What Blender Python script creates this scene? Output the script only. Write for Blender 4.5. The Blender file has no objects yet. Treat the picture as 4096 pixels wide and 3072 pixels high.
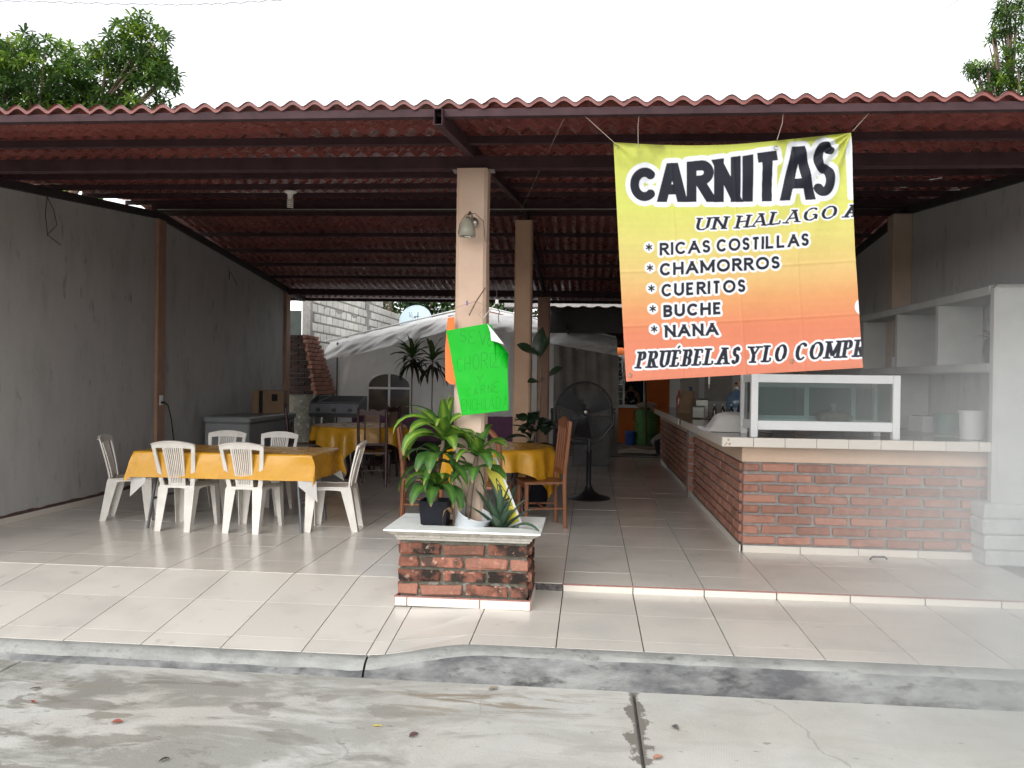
import bpy, math, random
import numpy as np
from mathutils import Vector, Matrix, Euler, noise as mnoise

random.seed(7); np.random.seed(7)
R = math.radians; PI = math.pi
S = bpy.context.scene
COL = S.collection

# ------------------------------------------------------------ camera
cam = bpy.data.cameras.new('camera'); camo = bpy.data.objects.new('camera', cam); COL.objects.link(camo)
cam.sensor_width = 36.0; cam.lens = 3200 / 4096 * 36; cam.clip_start = .05; cam.clip_end = 2000
CAM_LOC = Vector((0, 0, 1.46))
CAM_ROT = Matrix.Rotation(R(5.57), 3, 'Z') @ Matrix.Rotation(PI / 2 - 14 / 3200, 3, 'X') @ Matrix.Rotation(.0135, 3, 'Z')
camo.matrix_world = Matrix.Translation(CAM_LOC) @ CAM_ROT.to_4x4()
S.camera = camo
S.render.resolution_x, S.render.resolution_y = 1024, 768

# ------------------------------------------------------------ sky, sun, exposure (bright overcast)
w = bpy.data.worlds.new('World'); S.world = w; w.use_nodes = True
nt = w.node_tree; bg = nt.nodes['Background']
sky = nt.nodes.new('ShaderNodeTexSky'); sky.sky_type = 'NISHITA'; sky.sun_disc = False
sky.sun_elevation = R(36); sky.sun_rotation = R(200); sky.air_density = 1.0; sky.dust_density = 1.0; sky.ozone_density = 1.0
hs = nt.nodes.new('ShaderNodeHueSaturation'); hs.inputs['Saturation'].default_value = .10
nt.links.new(sky.outputs[0], hs.inputs['Color']); nt.links.new(hs.outputs[0], bg.inputs[0])
bg.inputs[1].default_value = .15
sl = bpy.data.lights.new('sun', 'SUN'); sl.energy = .5; sl.angle = R(45); sl.color = (1, .97, .93)
so = bpy.data.objects.new('sun', sl); COL.objects.link(so)
sd = Vector((math.sin(R(200)) * math.cos(R(36)), math.cos(R(200)) * math.cos(R(36)), math.sin(R(36))))
so.rotation_euler = sd.to_track_quat('Z', 'Y').to_euler(); so.location = (0, -10, 20)
S.view_settings.view_transform = 'Standard'; S.view_settings.look = 'None'; S.view_settings.gamma = 1
S.view_settings.use_curve_mapping = False
S.view_settings.exposure = 1.28
S.cycles.max_bounces = 6; S.cycles.diffuse_bounces = 4; S.cycles.glossy_bounces = 3; S.cycles.volume_bounces = 1; S.cycles.transparent_max_bounces = 10

# ------------------------------------------------------------ helpers
def at(x, y, X=None, Y=None, Z=None):
    """point of the place seen at photo pixel (x, y) on the plane X=, Y= or Z="""
    d = CAM_ROT @ Vector(((x - 2048) / 3200, -(y - 1536) / 3200, -1))
    t = X / d.x if X is not None else Y / d.y if Y is not None else (Z - 1.46) / d.z
    return CAM_LOC + d * t

class MB:
    """collects shapes; build() links them as one mesh object"""
    def __init__(s): s.v = []; s.f = []; s.c = []
    def add(s, vs, fs, M=None, col=None):
        n = len(s.v)
        for p in vs:
            p = Vector(p)
            s.v.append(M @ p if M is not None else p)
        s.f += [tuple(i + n for i in f) for f in fs]
        if col is not None:
            s.c += (col if isinstance(col, list) else [col] * len(vs))
        return s
    def box(s, c, d, M=None, ch=0.0, jit=0.0):
        hx, hy, hz = d[0] / 2, d[1] / 2, d[2] / 2
        if ch <= 0:
            vs = [(c[0] + a * hx, c[1] + b * hy, c[2] + e * hz) for a in (-1, 1) for b in (-1, 1) for e in (-1, 1)]
            fs = [(0, 1, 3, 2), (4, 6, 7, 5), (0, 4, 5, 1), (2, 3, 7, 6), (0, 2, 6, 4), (1, 5, 7, 3)]
            return s.add(vs, fs, M)
        vs = []; idx = {}
        for a in (-1, 1):
            for b in (-1, 1):
                for e in (-1, 1):
                    for k in range(3):
                        q = [a * hx, b * hy, e * hz]
                        sg = (a, b, e)
                        for m in range(3):
                            if m != k: q[m] -= sg[m] * ch
                        if jit: q = [t + random.uniform(-jit, jit) for t in q]
                        idx[(a, b, e, k)] = len(vs); vs.append((c[0] + q[0], c[1] + q[1], c[2] + q[2]))
        fs = []
        o = (-1, 1)
        for k in range(3):
            i, j = [(1, 2), (2, 0), (0, 1)][k]
            for sg in o:
                quad = []
                for (p, q) in ((-1, -1), (1, -1), (1, 1), (-1, 1)):
                    t = [0, 0, 0]; t[k] = sg; t[i] = p; t[j] = q
                    quad.append(idx[(t[0], t[1], t[2], k)])
                fs.append(tuple(quad if sg > 0 else quad[::-1]))
        for k in range(3):
            i, j = [(1, 2), (2, 0), (0, 1)][k]
            for p in o:
                for q in o:
                    t0 = [0, 0, 0]; t1 = [0, 0, 0]; t0[k] = -1; t1[k] = 1
                    t0[i] = t1[i] = p; t0[j] = t1[j] = q
                    fs.append((idx[(*t0, i)], idx[(*t1, i)], idx[(*t1, j)], idx[(*t0, j)]))
        for a in o:
            for b in o:
                for e in o: fs.append(tuple(idx[(a, b, e, k)] for k in range(3)))
        return s.add(vs, fs, M)
    def tube(s, pts, r, n=8, M=None, caps=True, flat=1.0):
        pts = [Vector(p) for p in pts]; m = len(pts)
        rr = r if isinstance(r, (list, tuple)) else [r] * m
        vs = []; up = None
        for i, p in enumerate(pts):
            t = (pts[min(i + 1, m - 1)] - pts[max(i - 1, 0)]).normalized()
            if up is None:
                up = Vector((0, 0, 1)) if abs(t.z) < .95 else Vector((1, 0, 0))
            a = t.cross(up)
            if a.length < 1e-4: a = t.cross(Vector((0, 1, 0)))
            a.normalize(); b = a.cross(t).normalized(); up = b
            for k in range(n):
                q = 2 * PI * k / n + PI / n
                vs.append(p + a * math.cos(q) * rr[i] + b * math.sin(q) * rr[i] * flat)
        fs = []
        for i in range(m - 1):
            for k in range(n):
                k2 = (k + 1) % n
                fs.append((i * n + k, i * n + k2, (i + 1) * n + k2, (i + 1) * n + k))
        if caps: fs += [tuple(range(n))[::-1], tuple((m - 1) * n + k for k in range(n))]
        return s.add(vs, fs, M)
    def lathe(s, prof, n=24, M=None, cap=True):
        vs = []; fs = []
        for (r, z) in prof:
            for k in range(n):
                q = 2 * PI * k / n; vs.append((r * math.cos(q), r * math.sin(q), z))
        for i in range(len(prof) - 1):
            for k in range(n):
                k2 = (k + 1) % n
                fs.append((i * n + k, i * n + k2, (i + 1) * n + k2, (i + 1) * n + k))
        if cap: fs += [tuple(range(n))[::-1], tuple((len(prof) - 1) * n + k for k in range(n))]
        return s.add(vs, fs, M)
    def grid(s, fn, nu, nv, M=None, wrap=False, col=None):
        vs = []; cs = []
        for j in range(nv + 1):
            for i in range(nu + (0 if wrap else 1)):
                vs.append(fn(i / nu, j / nv))
                if col: cs.append(col(i / nu, j / nv))
        k = nu if wrap else nu + 1; fs = []
        for j in range(nv):
            for i in range(nu):
                i2 = (i + 1) % k
                fs.append((j * k + i, j * k + i2, (j + 1) * k + i2, (j + 1) * k + i))
        return s.add(vs, fs, M, cs if col else None)
    def prism(s, poly, lo, hi, axis='Y', M=None):
        """polygon extruded along an axis; poly points are the two other coordinates in order"""
        n = len(poly); vs = []
        for h in (lo, hi):
            for (a, b) in poly:
                vs.append({'X': (h, a, b), 'Y': (a, h, b), 'Z': (a, b, h)}[axis])
        fs = [tuple(range(n)), tuple(range(2 * n - 1, n - 1, -1))]
        for i in range(n):
            j = (i + 1) % n; fs.append((i, n + i, n + j, j))
        return s.add(vs, fs, M)
    def mesh(s, name):
        me = bpy.data.meshes.new(name); me.from_pydata([tuple(p) for p in s.v], [], s.f)
        if s.c:
            at_ = me.color_attributes.new('col', 'FLOAT_COLOR', 'POINT')
            at_.data.foreach_set('color', np.array([(c[0], c[1], c[2], 1) for c in s.c], np.float32).ravel())
        return me
    def build(s, name, mat, parent=None, smooth=False, fix=True, loc=None, rot=None):
        me = s.mesh(name)
        if fix:
            import bmesh
            bm = bmesh.new(); bm.from_mesh(me); bmesh.ops.recalc_face_normals(bm, faces=bm.faces); bm.to_mesh(me); bm.free()
        if smooth: shade(me, smooth)
        return link(name, me, mat, parent, loc, rot)

def shade(me, ang):
    for p in me.polygons: p.use_smooth = True
    if ang is not True:
        me.set_sharp_from_angle(angle=R(ang))

def link(name, me, mat, parent=None, loc=None, rot=None):
    if mat is not None:
        if not me.materials: me.materials.append(mat)
    o = bpy.data.objects.new(name, me); COL.objects.link(o)
    if parent is not None: o.parent = parent
    if loc is not None: o.location = loc
    if rot is not None: o.rotation_euler = rot
    return o

def tag(o, label, cat, group=None):
    o['label'] = label; o['category'] = cat
    if group: o['group'] = group
    return o

def thing(name, label, cat, loc=(0, 0, 0), rz=0, group=None):
    o = bpy.data.objects.new(name, None); COL.objects.link(o); o.empty_display_size = .1
    o.location = loc; o.rotation_euler = (0, 0, rz)
    return tag(o, label, cat, group)

def struct(o, kind='structure'):
    o['kind'] = kind; return o

def copy_tree(o, parent=None):
    c = o.copy(); COL.objects.link(c); c.parent = parent
    for ch in list(o.children): copy_tree(ch, c)
    return c

# ------------------------------------------------------------ materials
MATS = {}
def rgb(h):
    """sRGB 0..255 -> linear"""
    return tuple(((c / 255 + .055) / 1.055) ** 2.4 if c > 10 else c / 255 / 12.92 for c in h)

def mat(name, base, rough=.6, var=.12, scale=6.0, bump=0.0, bscale=60.0, spec=.5, metal=0.0, col2=None, thr=(.52, .62),
        s2=2.5, rnd=0.0, rnd2=None, attr=False, trans=0.0, detail=3.0, stretch=None, rvar=0.0, coat=0.0, col3=None, thr3=(.55, .65), s3=9.0):
    if name in MATS: return MATS[name]
    m = bpy.data.materials.new(name); m.use_nodes = True; N = m.node_tree.nodes; L = m.node_tree.links
    b = N['Principled BSDF']; out = N['Material Output']
    geo = N.new('ShaderNodeNewGeometry'); pos = geo.outputs['Position']
    if stretch:
        mp = N.new('ShaderNodeMapping'); mp.inputs['Scale'].default_value = stretch; L.new(pos, mp.inputs['Vector']); pos = mp.outputs[0]
    def noise(sc, det=detail, vec=pos):
        n = N.new('ShaderNodeTexNoise'); n.inputs['Scale'].default_value = sc; n.inputs['Detail'].default_value = det
        n.inputs['Roughness'].default_value = .6; L.new(vec, n.inputs['Vector']); return n.outputs['Fac']
    def ramp(f, a, c):
        r = N.new('ShaderNodeMapRange'); r.inputs[1].default_value = a; r.inputs[2].default_value = c; L.new(f, r.inputs[0]); return r.outputs[0]
    def mix(f, a, c, mode='MIX'):
        x = N.new('ShaderNodeMix'); x.data_type = 'RGBA'; x.blend_type = mode
        for sk, v in ((0, f), (6, a), (7, c)):
            if hasattr(v, 'is_linked'): L.new(v, x.inputs[sk])
            elif sk == 0: x.inputs[0].default_value = v
            else: x.inputs[sk].default_value = (*v, 1)
        return x.outputs[2]
    if attr:
        a = N.new('ShaderNodeVertexColor'); a.layer_name = 'col'; base_s = a.outputs[0]
        c = mix(ramp(noise(scale), .3, .7), mix(1.0, base_s, (1 - var,) * 3, 'MULTIPLY'), mix(1.0, base_s, (1 + var,) * 3, 'MULTIPLY'))
    else:
        lo = tuple(x * (1 - var) for x in base); hi = tuple(min(1, x * (1 + var)) for x in base)
        c = mix(ramp(noise(scale), .3, .7), lo, hi)
    if col2: c = mix(ramp(noise(s2), *thr), c, col2)
    if col3: c = mix(ramp(noise(s3), *thr3), c, col3)
    if rnd or rnd2:
        oi = N.new('ShaderNodeObjectInfo')
        if rnd2: c = mix(ramp(oi.outputs['Random'], .45, 1.0), c, rnd2)
        if rnd:
            wn = N.new('ShaderNodeTexWhiteNoise'); wn.noise_dimensions = '1D'; L.new(oi.outputs['Random'], wn.inputs['W'])
            mr = N.new('ShaderNodeMapRange'); mr.inputs[3].default_value = 1 - rnd; mr.inputs[4].default_value = 1 + rnd; L.new(wn.outputs['Value'], mr.inputs[0])
            cc = N.new('ShaderNodeCombineColor')
            for k in range(3): L.new(mr.outputs[0], cc.inputs[k])
            c = mix(1.0, c, cc.outputs[0], 'MULTIPLY')
    L.new(c, b.inputs['Base Color'])
    b.inputs['Roughness'].default_value = rough; b.inputs['Metallic'].default_value = metal
    b.inputs['Specular IOR Level'].default_value = spec; b.inputs['Coat Weight'].default_value = coat
    if rvar:
        mr = N.new('ShaderNodeMapRange'); mr.inputs[3].default_value = max(.02, rough - rvar); mr.inputs[4].default_value = min(1, rough + rvar)
        L.new(ramp(noise(scale * 1.7), .3, .7), mr.inputs[0]); L.new(mr.outputs[0], b.inputs['Roughness'])
    if bump:
        bp = N.new('ShaderNodeBump'); bp.inputs['Strength'].default_value = min(1, bump); bp.inputs['Distance'].default_value = .01 * max(1, bump)
        L.new(noise(bscale, 4), bp.inputs['Height']); L.new(bp.outputs[0], b.inputs['Normal'])
    if trans:
        tb = N.new('ShaderNodeBsdfTranslucent'); L.new(c, tb.inputs[0]); ms = N.new('ShaderNodeMixShader'); ms.inputs[0].default_value = trans
        L.new(b.outputs[0], ms.inputs[1]); L.new(tb.outputs[0], ms.inputs[2]); L.new(ms.outputs[0], out.inputs['Surface'])
    MATS[name] = m
    return m

def glass_mat(name, tint=(.85, .93, .92), rough=.02, alpha=.15):
    m = bpy.data.materials.new(name); m.use_nodes = True; N = m.node_tree.nodes; L = m.node_tree.links
    b = N['Principled BSDF']; out = N['Material Output']
    b.inputs['Base Color'].default_value = (*[t * .25 for t in tint], 1); b.inputs['Roughness'].default_value = rough; b.inputs['Specular IOR Level'].default_value = .8
    tr = N.new('ShaderNodeBsdfTransparent'); tr.inputs[0].default_value = (*tint, 1)
    fr = N.new('ShaderNodeFresnel'); fr.inputs[0].default_value = 1.5
    ad = N.new('ShaderNodeMath'); ad.operation = 'ADD'; ad.inputs[1].default_value = alpha; ad.use_clamp = True; L.new(fr.outputs[0], ad.inputs[0])
    ms = N.new('ShaderNodeMixShader'); L.new(ad.outputs[0], ms.inputs[0]); L.new(tr.outputs[0], ms.inputs[1]); L.new(b.outputs[0], ms.inputs[2])
    L.new(ms.outputs[0], out.inputs['Surface'])
    return m

M_tile = mat('floor_tile', (.655, .62, .56), rough=.22, var=.035, scale=260, detail=2, rnd=.05, rvar=.10, spec=.5, col2=(.555, .53, .49), thr=(.48, .72), s2=1.9, col3=(.50, .46, .41), thr3=(.66, .78), s3=7)
M_tile_side = mat('trim_tile', (.67, .62, .55), rough=.3, var=.05, scale=200, detail=2, rnd=.03)
M_grout = mat('grout', (.10, .085, .075), rough=.9, var=.2)
M_redgrout = mat('red_grout', (.30, .14, .12), rough=.8, var=.25, scale=30)
M_wall = mat('grey_plaster', (.47, .465, .45), rough=.95, var=.14, scale=1.6, bump=.35, bscale=60, spec=.1, col2=(.32, .315, .305), thr=(.48, .74), s2=1.6, stretch=(1.5, 1.5, .5), col3=(.27, .265, .26), thr3=(.60, .74), s3=6, detail=7)
M_peach = mat('peach_paint', (.56, .40, .30), rough=.7, var=.07, scale=4, bump=.06, bscale=80, spec=.3, col2=(.62, .49, .40), thr=(.5, .8), s2=1.5)
M_brownp = mat('brown_paint', (.36, .22, .155), rough=.8, var=.12, scale=5, bump=.1)
M_steel = mat('maroon_steel', (.050, .025, .029), rough=.65, var=.25, scale=8, spec=.2)
M_sheet = mat('terracotta_sheet', (.215, .062, .052), rough=.3, var=.14, scale=5, spec=.5, rnd=.12, col2=(.18, .050, .042), thr=(.5, .7), s2=2.0, rvar=.08)
M_darkbeam = mat('dark_steel', (.035, .03, .03), rough=.6, var=.2)
M_brick = mat('brick', (.34, .165, .12), rough=.92, var=.2, scale=14, bump=.7, bscale=70, spec=.15, rnd=.2, rnd2=(.38, .19, .14), col2=(.33, .22, .18), thr=(.55, .72), s2=16)
M_brickold = mat('weathered_brick', (.215, .09, .062), rough=.92, var=.25, scale=16, bump=.9, bscale=60, spec=.15, rnd=.3, rnd2=(.36, .17, .12), col2=(.035, .028, .024), thr=(.43, .56), s2=7, col3=(.40, .25, .19), thr3=(.58, .68), s3=19)
M_mortar = mat('mortar', (.30, .285, .27), rough=.95, var=.2, scale=20, bump=.6, bscale=90, spec=.1)
M_mortarold = mat('mossy_mortar', (.13, .125, .10), rough=.95, var=.3, scale=18, bump=.8, bscale=70, spec=.1, col2=(.26, .25, .22), thr=(.58, .66), s2=12)
M_white = mat('white_paint', (.74, .74, .72), rough=.45, var=.04, scale=6, rvar=.1)
M_whiteal = mat('white_aluminium', (.78, .79, .79), rough=.35, var=.03)
M_plastic = mat('white_plastic', (.71, .675, .62), rough=.42, var=.09, scale=7, rvar=.12, rnd=.05, col3=(.50, .45, .38), thr3=(.62, .80), s3=18, spec=.5, trans=.06)
M_yellow = mat('yellow_vinyl', (.60, .30, .018), rough=.28, var=.06, scale=4, spec=.5, bump=.35, bscale=9, rvar=.1)
M_whitecloth = mat('white_backing', (.68, .66, .63), rough=.8, var=.05, trans=.15)
M_black = mat('black_plastic', (.012, .012, .014), rough=.4, var=.2)
M_blackpot = mat('black_pot', (.008, .009, .014), rough=.55, var=.3, scale=20, spec=.2)
M_wood = mat('orange_wood', (.205, .075, .032), rough=.35, var=.3, scale=4, stretch=(6, 6, 1), spec=.5)
M_darkwood = mat('dark_wood', (.040, .012, .010), rough=.28, var=.3, scale=4, stretch=(6, 6, 1), spec=.6)
M_cane = mat('cane', (.22, .13, .06), rough=.5, var=.2)
M_marble = mat('white_marble', (.78, .80, .77), rough=.35, var=.05, scale=9, col2=(.58, .60, .57), thr=(.58, .75), s2=7, spec=.5)
M_stone = mat('cast_stone', (.50, .475, .42), rough=.85, var=.15, scale=20, bump=.4, bscale=120, col2=(.22, .20, .18), thr=(.58, .72), s2=12)
M_steelgrey = mat('grey_steel', (.11, .115, .125), rough=.38, var=.15, metal=.5)
M_galv = mat('painted_metal', (.48, .505, .53), rough=.5, var=.06, scale=9, col2=(.16, .15, .15), thr=(.66, .69), s2=22)
M_leaf = mat('dracaena_leaf', (.1, .2, .02), rough=.5, var=.18, scale=12, attr=True, trans=.28, spec=.4, rvar=.12, col3=(.16, .14, .05), thr3=(.66, .72), s3=45)
M_leafdark = mat('dark_leaf', (.020, .042, .020), rough=.35, var=.3, scale=8, trans=.12)
M_aloe = mat('aloe_leaf', (.045, .085, .050), rough=.45, var=.2, scale=10)
M_bark = mat('bark', (.17, .125, .09), rough=.9, var=.3, scale=25, bump=.6)
M_dryleaf = mat('dry_leaf', (.30, .17, .07), rough=.8, var=.3, scale=30)
M_tarp = mat('white_tarp', (.76, .75, .73), rough=.5, var=.06, scale=2.5, trans=.22, bump=.05, bscale=8)
M_purple = mat('purple_paint', (.15, .065, .125), rough=.85, var=.15, bump=.2)
M_blackpaint = mat('black_paint', (.014, .013, .014), rough=.6, var=.3)
M_block = mat('cement_block', (.62, .60, .55), rough=.95, var=.1, scale=12, bump=.4, bscale=90, rnd=.13, spec=.1)
M_orange = mat('orange_wall_paint', (.66, .17, .035), rough=.85, var=.06, scale=3, bump=.1)
M_bluepl = mat('blue_plastic', (.015, .085, .34), rough=.4, var=.1)
M_greend = mat('green_drum_paint', (.10, .26, .075), rough=.5, var=.15, scale=9)
M_dirt = mat('dirt', (.22, .20, .175), rough=1, var=.3, scale=3, bump=.8, bscale=30, spec=.05)
M_card = mat('cardboard', (.23, .145, .085), rough=.85, var=.1)
M_freezer = mat('freezer_enamel', (.27, .28, .29), rough=.4, var=.04)
M_glass = glass_mat('clear_glass')
M_dark = mat('dark_interior', (.012, .011, .011), rough=.9, var=.2)
M_soot = mat('sooty_brick', (.028, .014, .012), rough=.95, var=.3, bump=.5, rnd=.3)
M_wire = mat('wire', (.02, .018, .016), rough=.6)
M_string = mat('string', (.36, .30, .24), rough=.9)
M_chrome = mat('brushed_nickel', (.35, .33, .29), rough=.3, metal=.9)
M_frost = mat('frosted_glass', (.40, .38, .30), rough=.35, var=.03, trans=.3)
M_bulb = mat('bulb_white', (.8, .79, .74), rough=.35, var=.02)
M_skin = mat('skin', (.36, .19, .12), rough=.55, var=.06)
M_hair = mat('hair', (.012, .009, .008), rough=.45)
M_darkcloth = mat('dark_cloth', (.02, .02, .028), rough=.9, var=.3, scale=20)
M_floral = mat('floral_cloth', (.025, .022, .03), rough=.9, var=.2, col2=(.5, .45, .42), thr=(.60, .63), s2=14)
M_countertop = mat('brown_counter_tile', (.10, .075, .06), rough=.12, var=.2, scale=6, spec=.6)
M_orangeboard = mat('orange_card', (.80, .16, .02), rough=.6, var=.04)
M_paper = mat('white_paper', (.70, .70, .72), rough=.8, var=.04)
M_whitewash = mat('whitewashed_block', (.50, .52, .51), rough=.95, var=.14, scale=9, bump=.5, bscale=60)
M_shelf = mat('shelf_plaster', (.50, .51, .49), rough=.9, var=.08, scale=4, bump=.2)
# ------------------------------------------------------------ ground, road, kerb
def road_material():
    m = bpy.data.materials.new('concrete_road'); m.use_nodes = True; N = m.node_tree.nodes; L = m.node_tree.links; b = N['Principled BSDF']
    geo = N.new('ShaderNodeNewGeometry')
    def noise(sc, scale=(1, 1, 1), det=8, rough=.6, off=(0, 0, 0), dist=0):
        mp = N.new('ShaderNodeMapping'); mp.inputs['Scale'].default_value = scale; mp.inputs['Location'].default_value = off; L.new(geo.outputs['Position'], mp.inputs[0])
        n = N.new('ShaderNodeTexNoise'); n.inputs['Scale'].default_value = sc; n.inputs['Detail'].default_value = det; n.inputs['Roughness'].default_value = rough
        n.inputs['Distortion'].default_value = dist; L.new(mp.outputs[0], n.inputs['Vector']); return n.outputs['Fac']
    def mr(f, a, c, lo=0, hi=1):
        r = N.new('ShaderNodeMapRange'); r.inputs[1].default_value = a; r.inputs[2].default_value = c; r.inputs[3].default_value = lo; r.inputs[4].default_value = hi; L.new(f, r.inputs[0]); return r.outputs[0]
    def mul(a, c):
        x = N.new('ShaderNodeMath'); x.operation = 'MULTIPLY'; L.new(a, x.inputs[0])
        if hasattr(c, 'is_linked'): L.new(c, x.inputs[1])
        else: x.inputs[1].default_value = c
        return x.outputs[0]
    def mix(f, a, c):
        x = N.new('ShaderNodeMix'); x.data_type = 'RGBA'; L.new(f, x.inputs[0])
        for sk, v in ((6, a), (7, c)):
            if hasattr(v, 'is_linked'): L.new(v, x.inputs[sk])
            else: x.inputs[sk].default_value = (*v, 1)
        return x.outputs[2]
    sx = N.new('ShaderNodeSeparateXYZ'); L.new(geo.outputs['Position'], sx.inputs[0]); X, Y = sx.outputs[0], sx.outputs[1]
    c = mix(mr(noise(3, det=10), .3, .7), (.48, .475, .44), (.61, .60, .565))
    c = mix(mul(mr(noise(160, det=3), .35, .75), .30), c, (.30, .295, .275))                # aggregate speckle
    c = mix(mul(mr(noise(45, det=4, off=(3, 8, 0)), .56, .72), .35), c, (.60, .60, .57))
    c = mix(mul(mr(noise(1.1, off=(3, 1, 0)), .42, .68), .45), c, (.50, .465, .395))          # warm dusty areas
    left = mr(X, -2.6, .5, 1.0, .14)
    st = mul(mr(noise(1.25, (.8, 1.7, 1), 12, .68, (1.7, .4, 0), .5), .47, .56), left)
    c = mix(mul(st, .85), c, (.245, .24, .21))                                             # damp, mossy stains with edges
    st2 = mul(mr(noise(3.2, (.7, 1.6, 1), 9, .6, (7, 2, 0), .6), .56, .60), left)
    c = mix(mul(st2, .75), c, (.22, .205, .175))
    rust = mul(mr(noise(.9, (.6, 2.2, 1), 6, .5, (4.4, 9, 0)), .60, .72), mr(X, -3, -1.2, 1, 0))
    c = mix(mul(rust, .6), c, (.33, .22, .13))
    band = mul(mr(noise(1.6, (1, 7, 1), 8, .7, (0, 3.3, 0), .8), .50, .57), mul(mr(Y, 3.95, 4.15), mr(Y, 4.42, 4.30)))
    band = mul(band, mul(mr(X, -1.4, -.9), mr(X, .35, .2)))
    c = mix(mul(band, .85), c, (.27, .225, .165))                                           # muddy drip line in front of the kerb
    vo = N.new('ShaderNodeTexVoronoi'); vo.feature = 'DISTANCE_TO_EDGE'; vo.inputs['Scale'].default_value = .55
    wp = N.new('ShaderNodeMapping'); L.new(geo.outputs['Position'], wp.inputs[0]); nv = N.new('ShaderNodeTexNoise'); nv.inputs['Scale'].default_value = 2.2; nv.inputs['Detail'].default_value = 8; L.new(geo.outputs['Position'], nv.inputs['Vector'])
    vm = N.new('ShaderNodeVectorMath'); vm.operation = 'MULTIPLY_ADD'; vm.inputs[1].default_value = (.55, .55, 0); L.new(nv.outputs['Color'], vm.inputs[0]); L.new(wp.outputs[0], vm.inputs[2]); L.new(vm.outputs[0], vo.inputs['Vector'])
    crk = mul(mr(vo.outputs['Distance'], .0045, .0015), mr(noise(1.3, off=(8, 1, 0)), .46, .56))
    c = mix(mul(crk, .3), c, (.13, .125, .11))                                              # hairline cracks
    spots = mul(mr(noise(11, (1, 1.8, 1), 3, .5, (2, 2, 0)), .69, .72), .7)
    c = mix(spots, c, (.25, .24, .22))
    jd = N.new('ShaderNodeMath'); jd.operation = 'ADD'; L.new(X, jd.inputs[0]); jd.inputs[1].default_value = -.262
    ja = N.new('ShaderNodeMath'); ja.operation = 'ABSOLUTE'; L.new(jd.outputs[0], ja.inputs[0])
    jn = N.new('ShaderNodeMath'); jn.operation = 'SUBTRACT'; L.new(ja.outputs[0], jn.inputs[0]); L.new(mr(noise(9, (1, .7, 1), 6, .65), .42, .75, 0, .12), jn.inputs[1])
    c = mix(mul(mr(jn.outputs[0], .012, -.004), .9), c, (.17, .155, .13))                   # dirt gathered along the slab joint
    wv = N.new('ShaderNodeTexWave'); wv.inputs['Scale'].default_value = 26; wv.inputs['Distortion'].default_value = 3.5; wv.inputs['Detail'].default_value = 2
    mp = N.new('ShaderNodeMapping'); mp.inputs['Rotation'].default_value = (0, 0, R(9)); L.new(geo.outputs['Position'], mp.inputs[0]); L.new(mp.outputs[0], wv.inputs[0])
    br = mul(mr(wv.outputs['Fac'], .35, .85), mul(mr(noise(1.4, off=(5, 5, 0)), .42, .62), mr(X, -.9, .6)))
    c = mix(mul(br, .22), c, (.30, .285, .25))                                              # broom strokes
    L.new(c, b.inputs['Base Color']); b.inputs['Specular IOR Level'].default_value = .3
    L.new(mr(st, 0, 1, .85, .55), b.inputs['Roughness'])
    bp = N.new('ShaderNodeBump'); bp.inputs['Strength'].default_value = .35; bp.inputs['Distance'].default_value = .008
    L.new(noise(60, det=8), bp.inputs['Height']); L.new(bp.outputs[0], b.inputs['Normal'])
    return m
M_road = road_material()
M_kerb = mat('kerb_concrete', (.31, .315, .295), rough=.9, var=.15, scale=5, bump=.6, bscale=45, spec=.2, col2=(.20, .20, .195), thr=(.46, .70), s2=4, stretch=(1, 1, 2.0), col3=(.13, .13, .125), thr3=(.60, .74), s3=9, detail=8)
M_ground = mat('ground_dirt', (.24, .22, .19), rough=1, var=.25, scale=1.5, bump=.5, bscale=20, spec=.05)

g = struct(MB().add([(-400, -400, -.36), (400, -400, -.36), (400, 400, -.36), (-400, 400, -.36)], [(0, 1, 2, 3)]).build('ground', M_ground))
road = struct(MB().box((0, -.5, -.32), (90, 9.9, .06)).build('road', M_mortar))
xs = [-30, -10.6, -7, -3.35, .262, 3.9, 7.5, 11, 30]
for i in range(len(xs) - 1):
    MB().box(((xs[i] + xs[i + 1]) / 2, -.05, -.27), (xs[i + 1] - xs[i] - .014, 9.04, .04), ch=.006).build('slab', M_road, road)

def sm(a, b, x):
    t = min(1, max(0, (x - a) / (b - a))); return t * t * (3 - 2 * t)
def kz_back(X): return -.166 + (.166 - .072) * sm(-1.32, -.62, X)
def kz_front(X): return -.212 + (.212 - .094) * sm(-1.36, -.55, X)
def kerb_mesh(x0, x1, n, k0, k1):
    def f(u, v):
        v = (k0 + (k1 - k0) * v) / 8
        X = x0 + (x1 - x0) * u; zb, zf = kz_back(X), kz_front(X)
        P = [(4.60, -.4), (4.60, zb + .002), (4.54, zb + .001), (4.50, zb * .45 + zf * .55 + .004), (4.482, zf + .002), (4.470, zf - .012), (4.462, zf * .6 - .26 * .4), (4.452, -.262), (4.45, -.4)]
        k = v * 8; i = min(7, int(k + 1e-6)); t = k - i
        y = P[i][0] * (1 - t) + P[i + 1][0] * t; z = P[i][1] * (1 - t) + P[i + 1][1] * t
        nn = mnoise.noise(Vector((X * 4, v * 6, 3.1))) * .006 + mnoise.noise(Vector((X * 17, v * 14, 9))) * .003
        return (X, y + (nn if 2 < k < 8 else 0), z + (nn * .6 if 2 < k < 7 else 0))
    return MB().grid(f, n, 14)
M_kerbface = mat('kerb_face_grime', (.26, .265, .255), rough=.9, var=.2, scale=5, bump=.7, bscale=45, spec=.2, col2=(.10, .10, .105), thr=(.38, .60), s2=2.6, stretch=(1, 1, 2.4), col3=(.06, .06, .06), thr3=(.54, .70), s3=6, detail=10)
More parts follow.
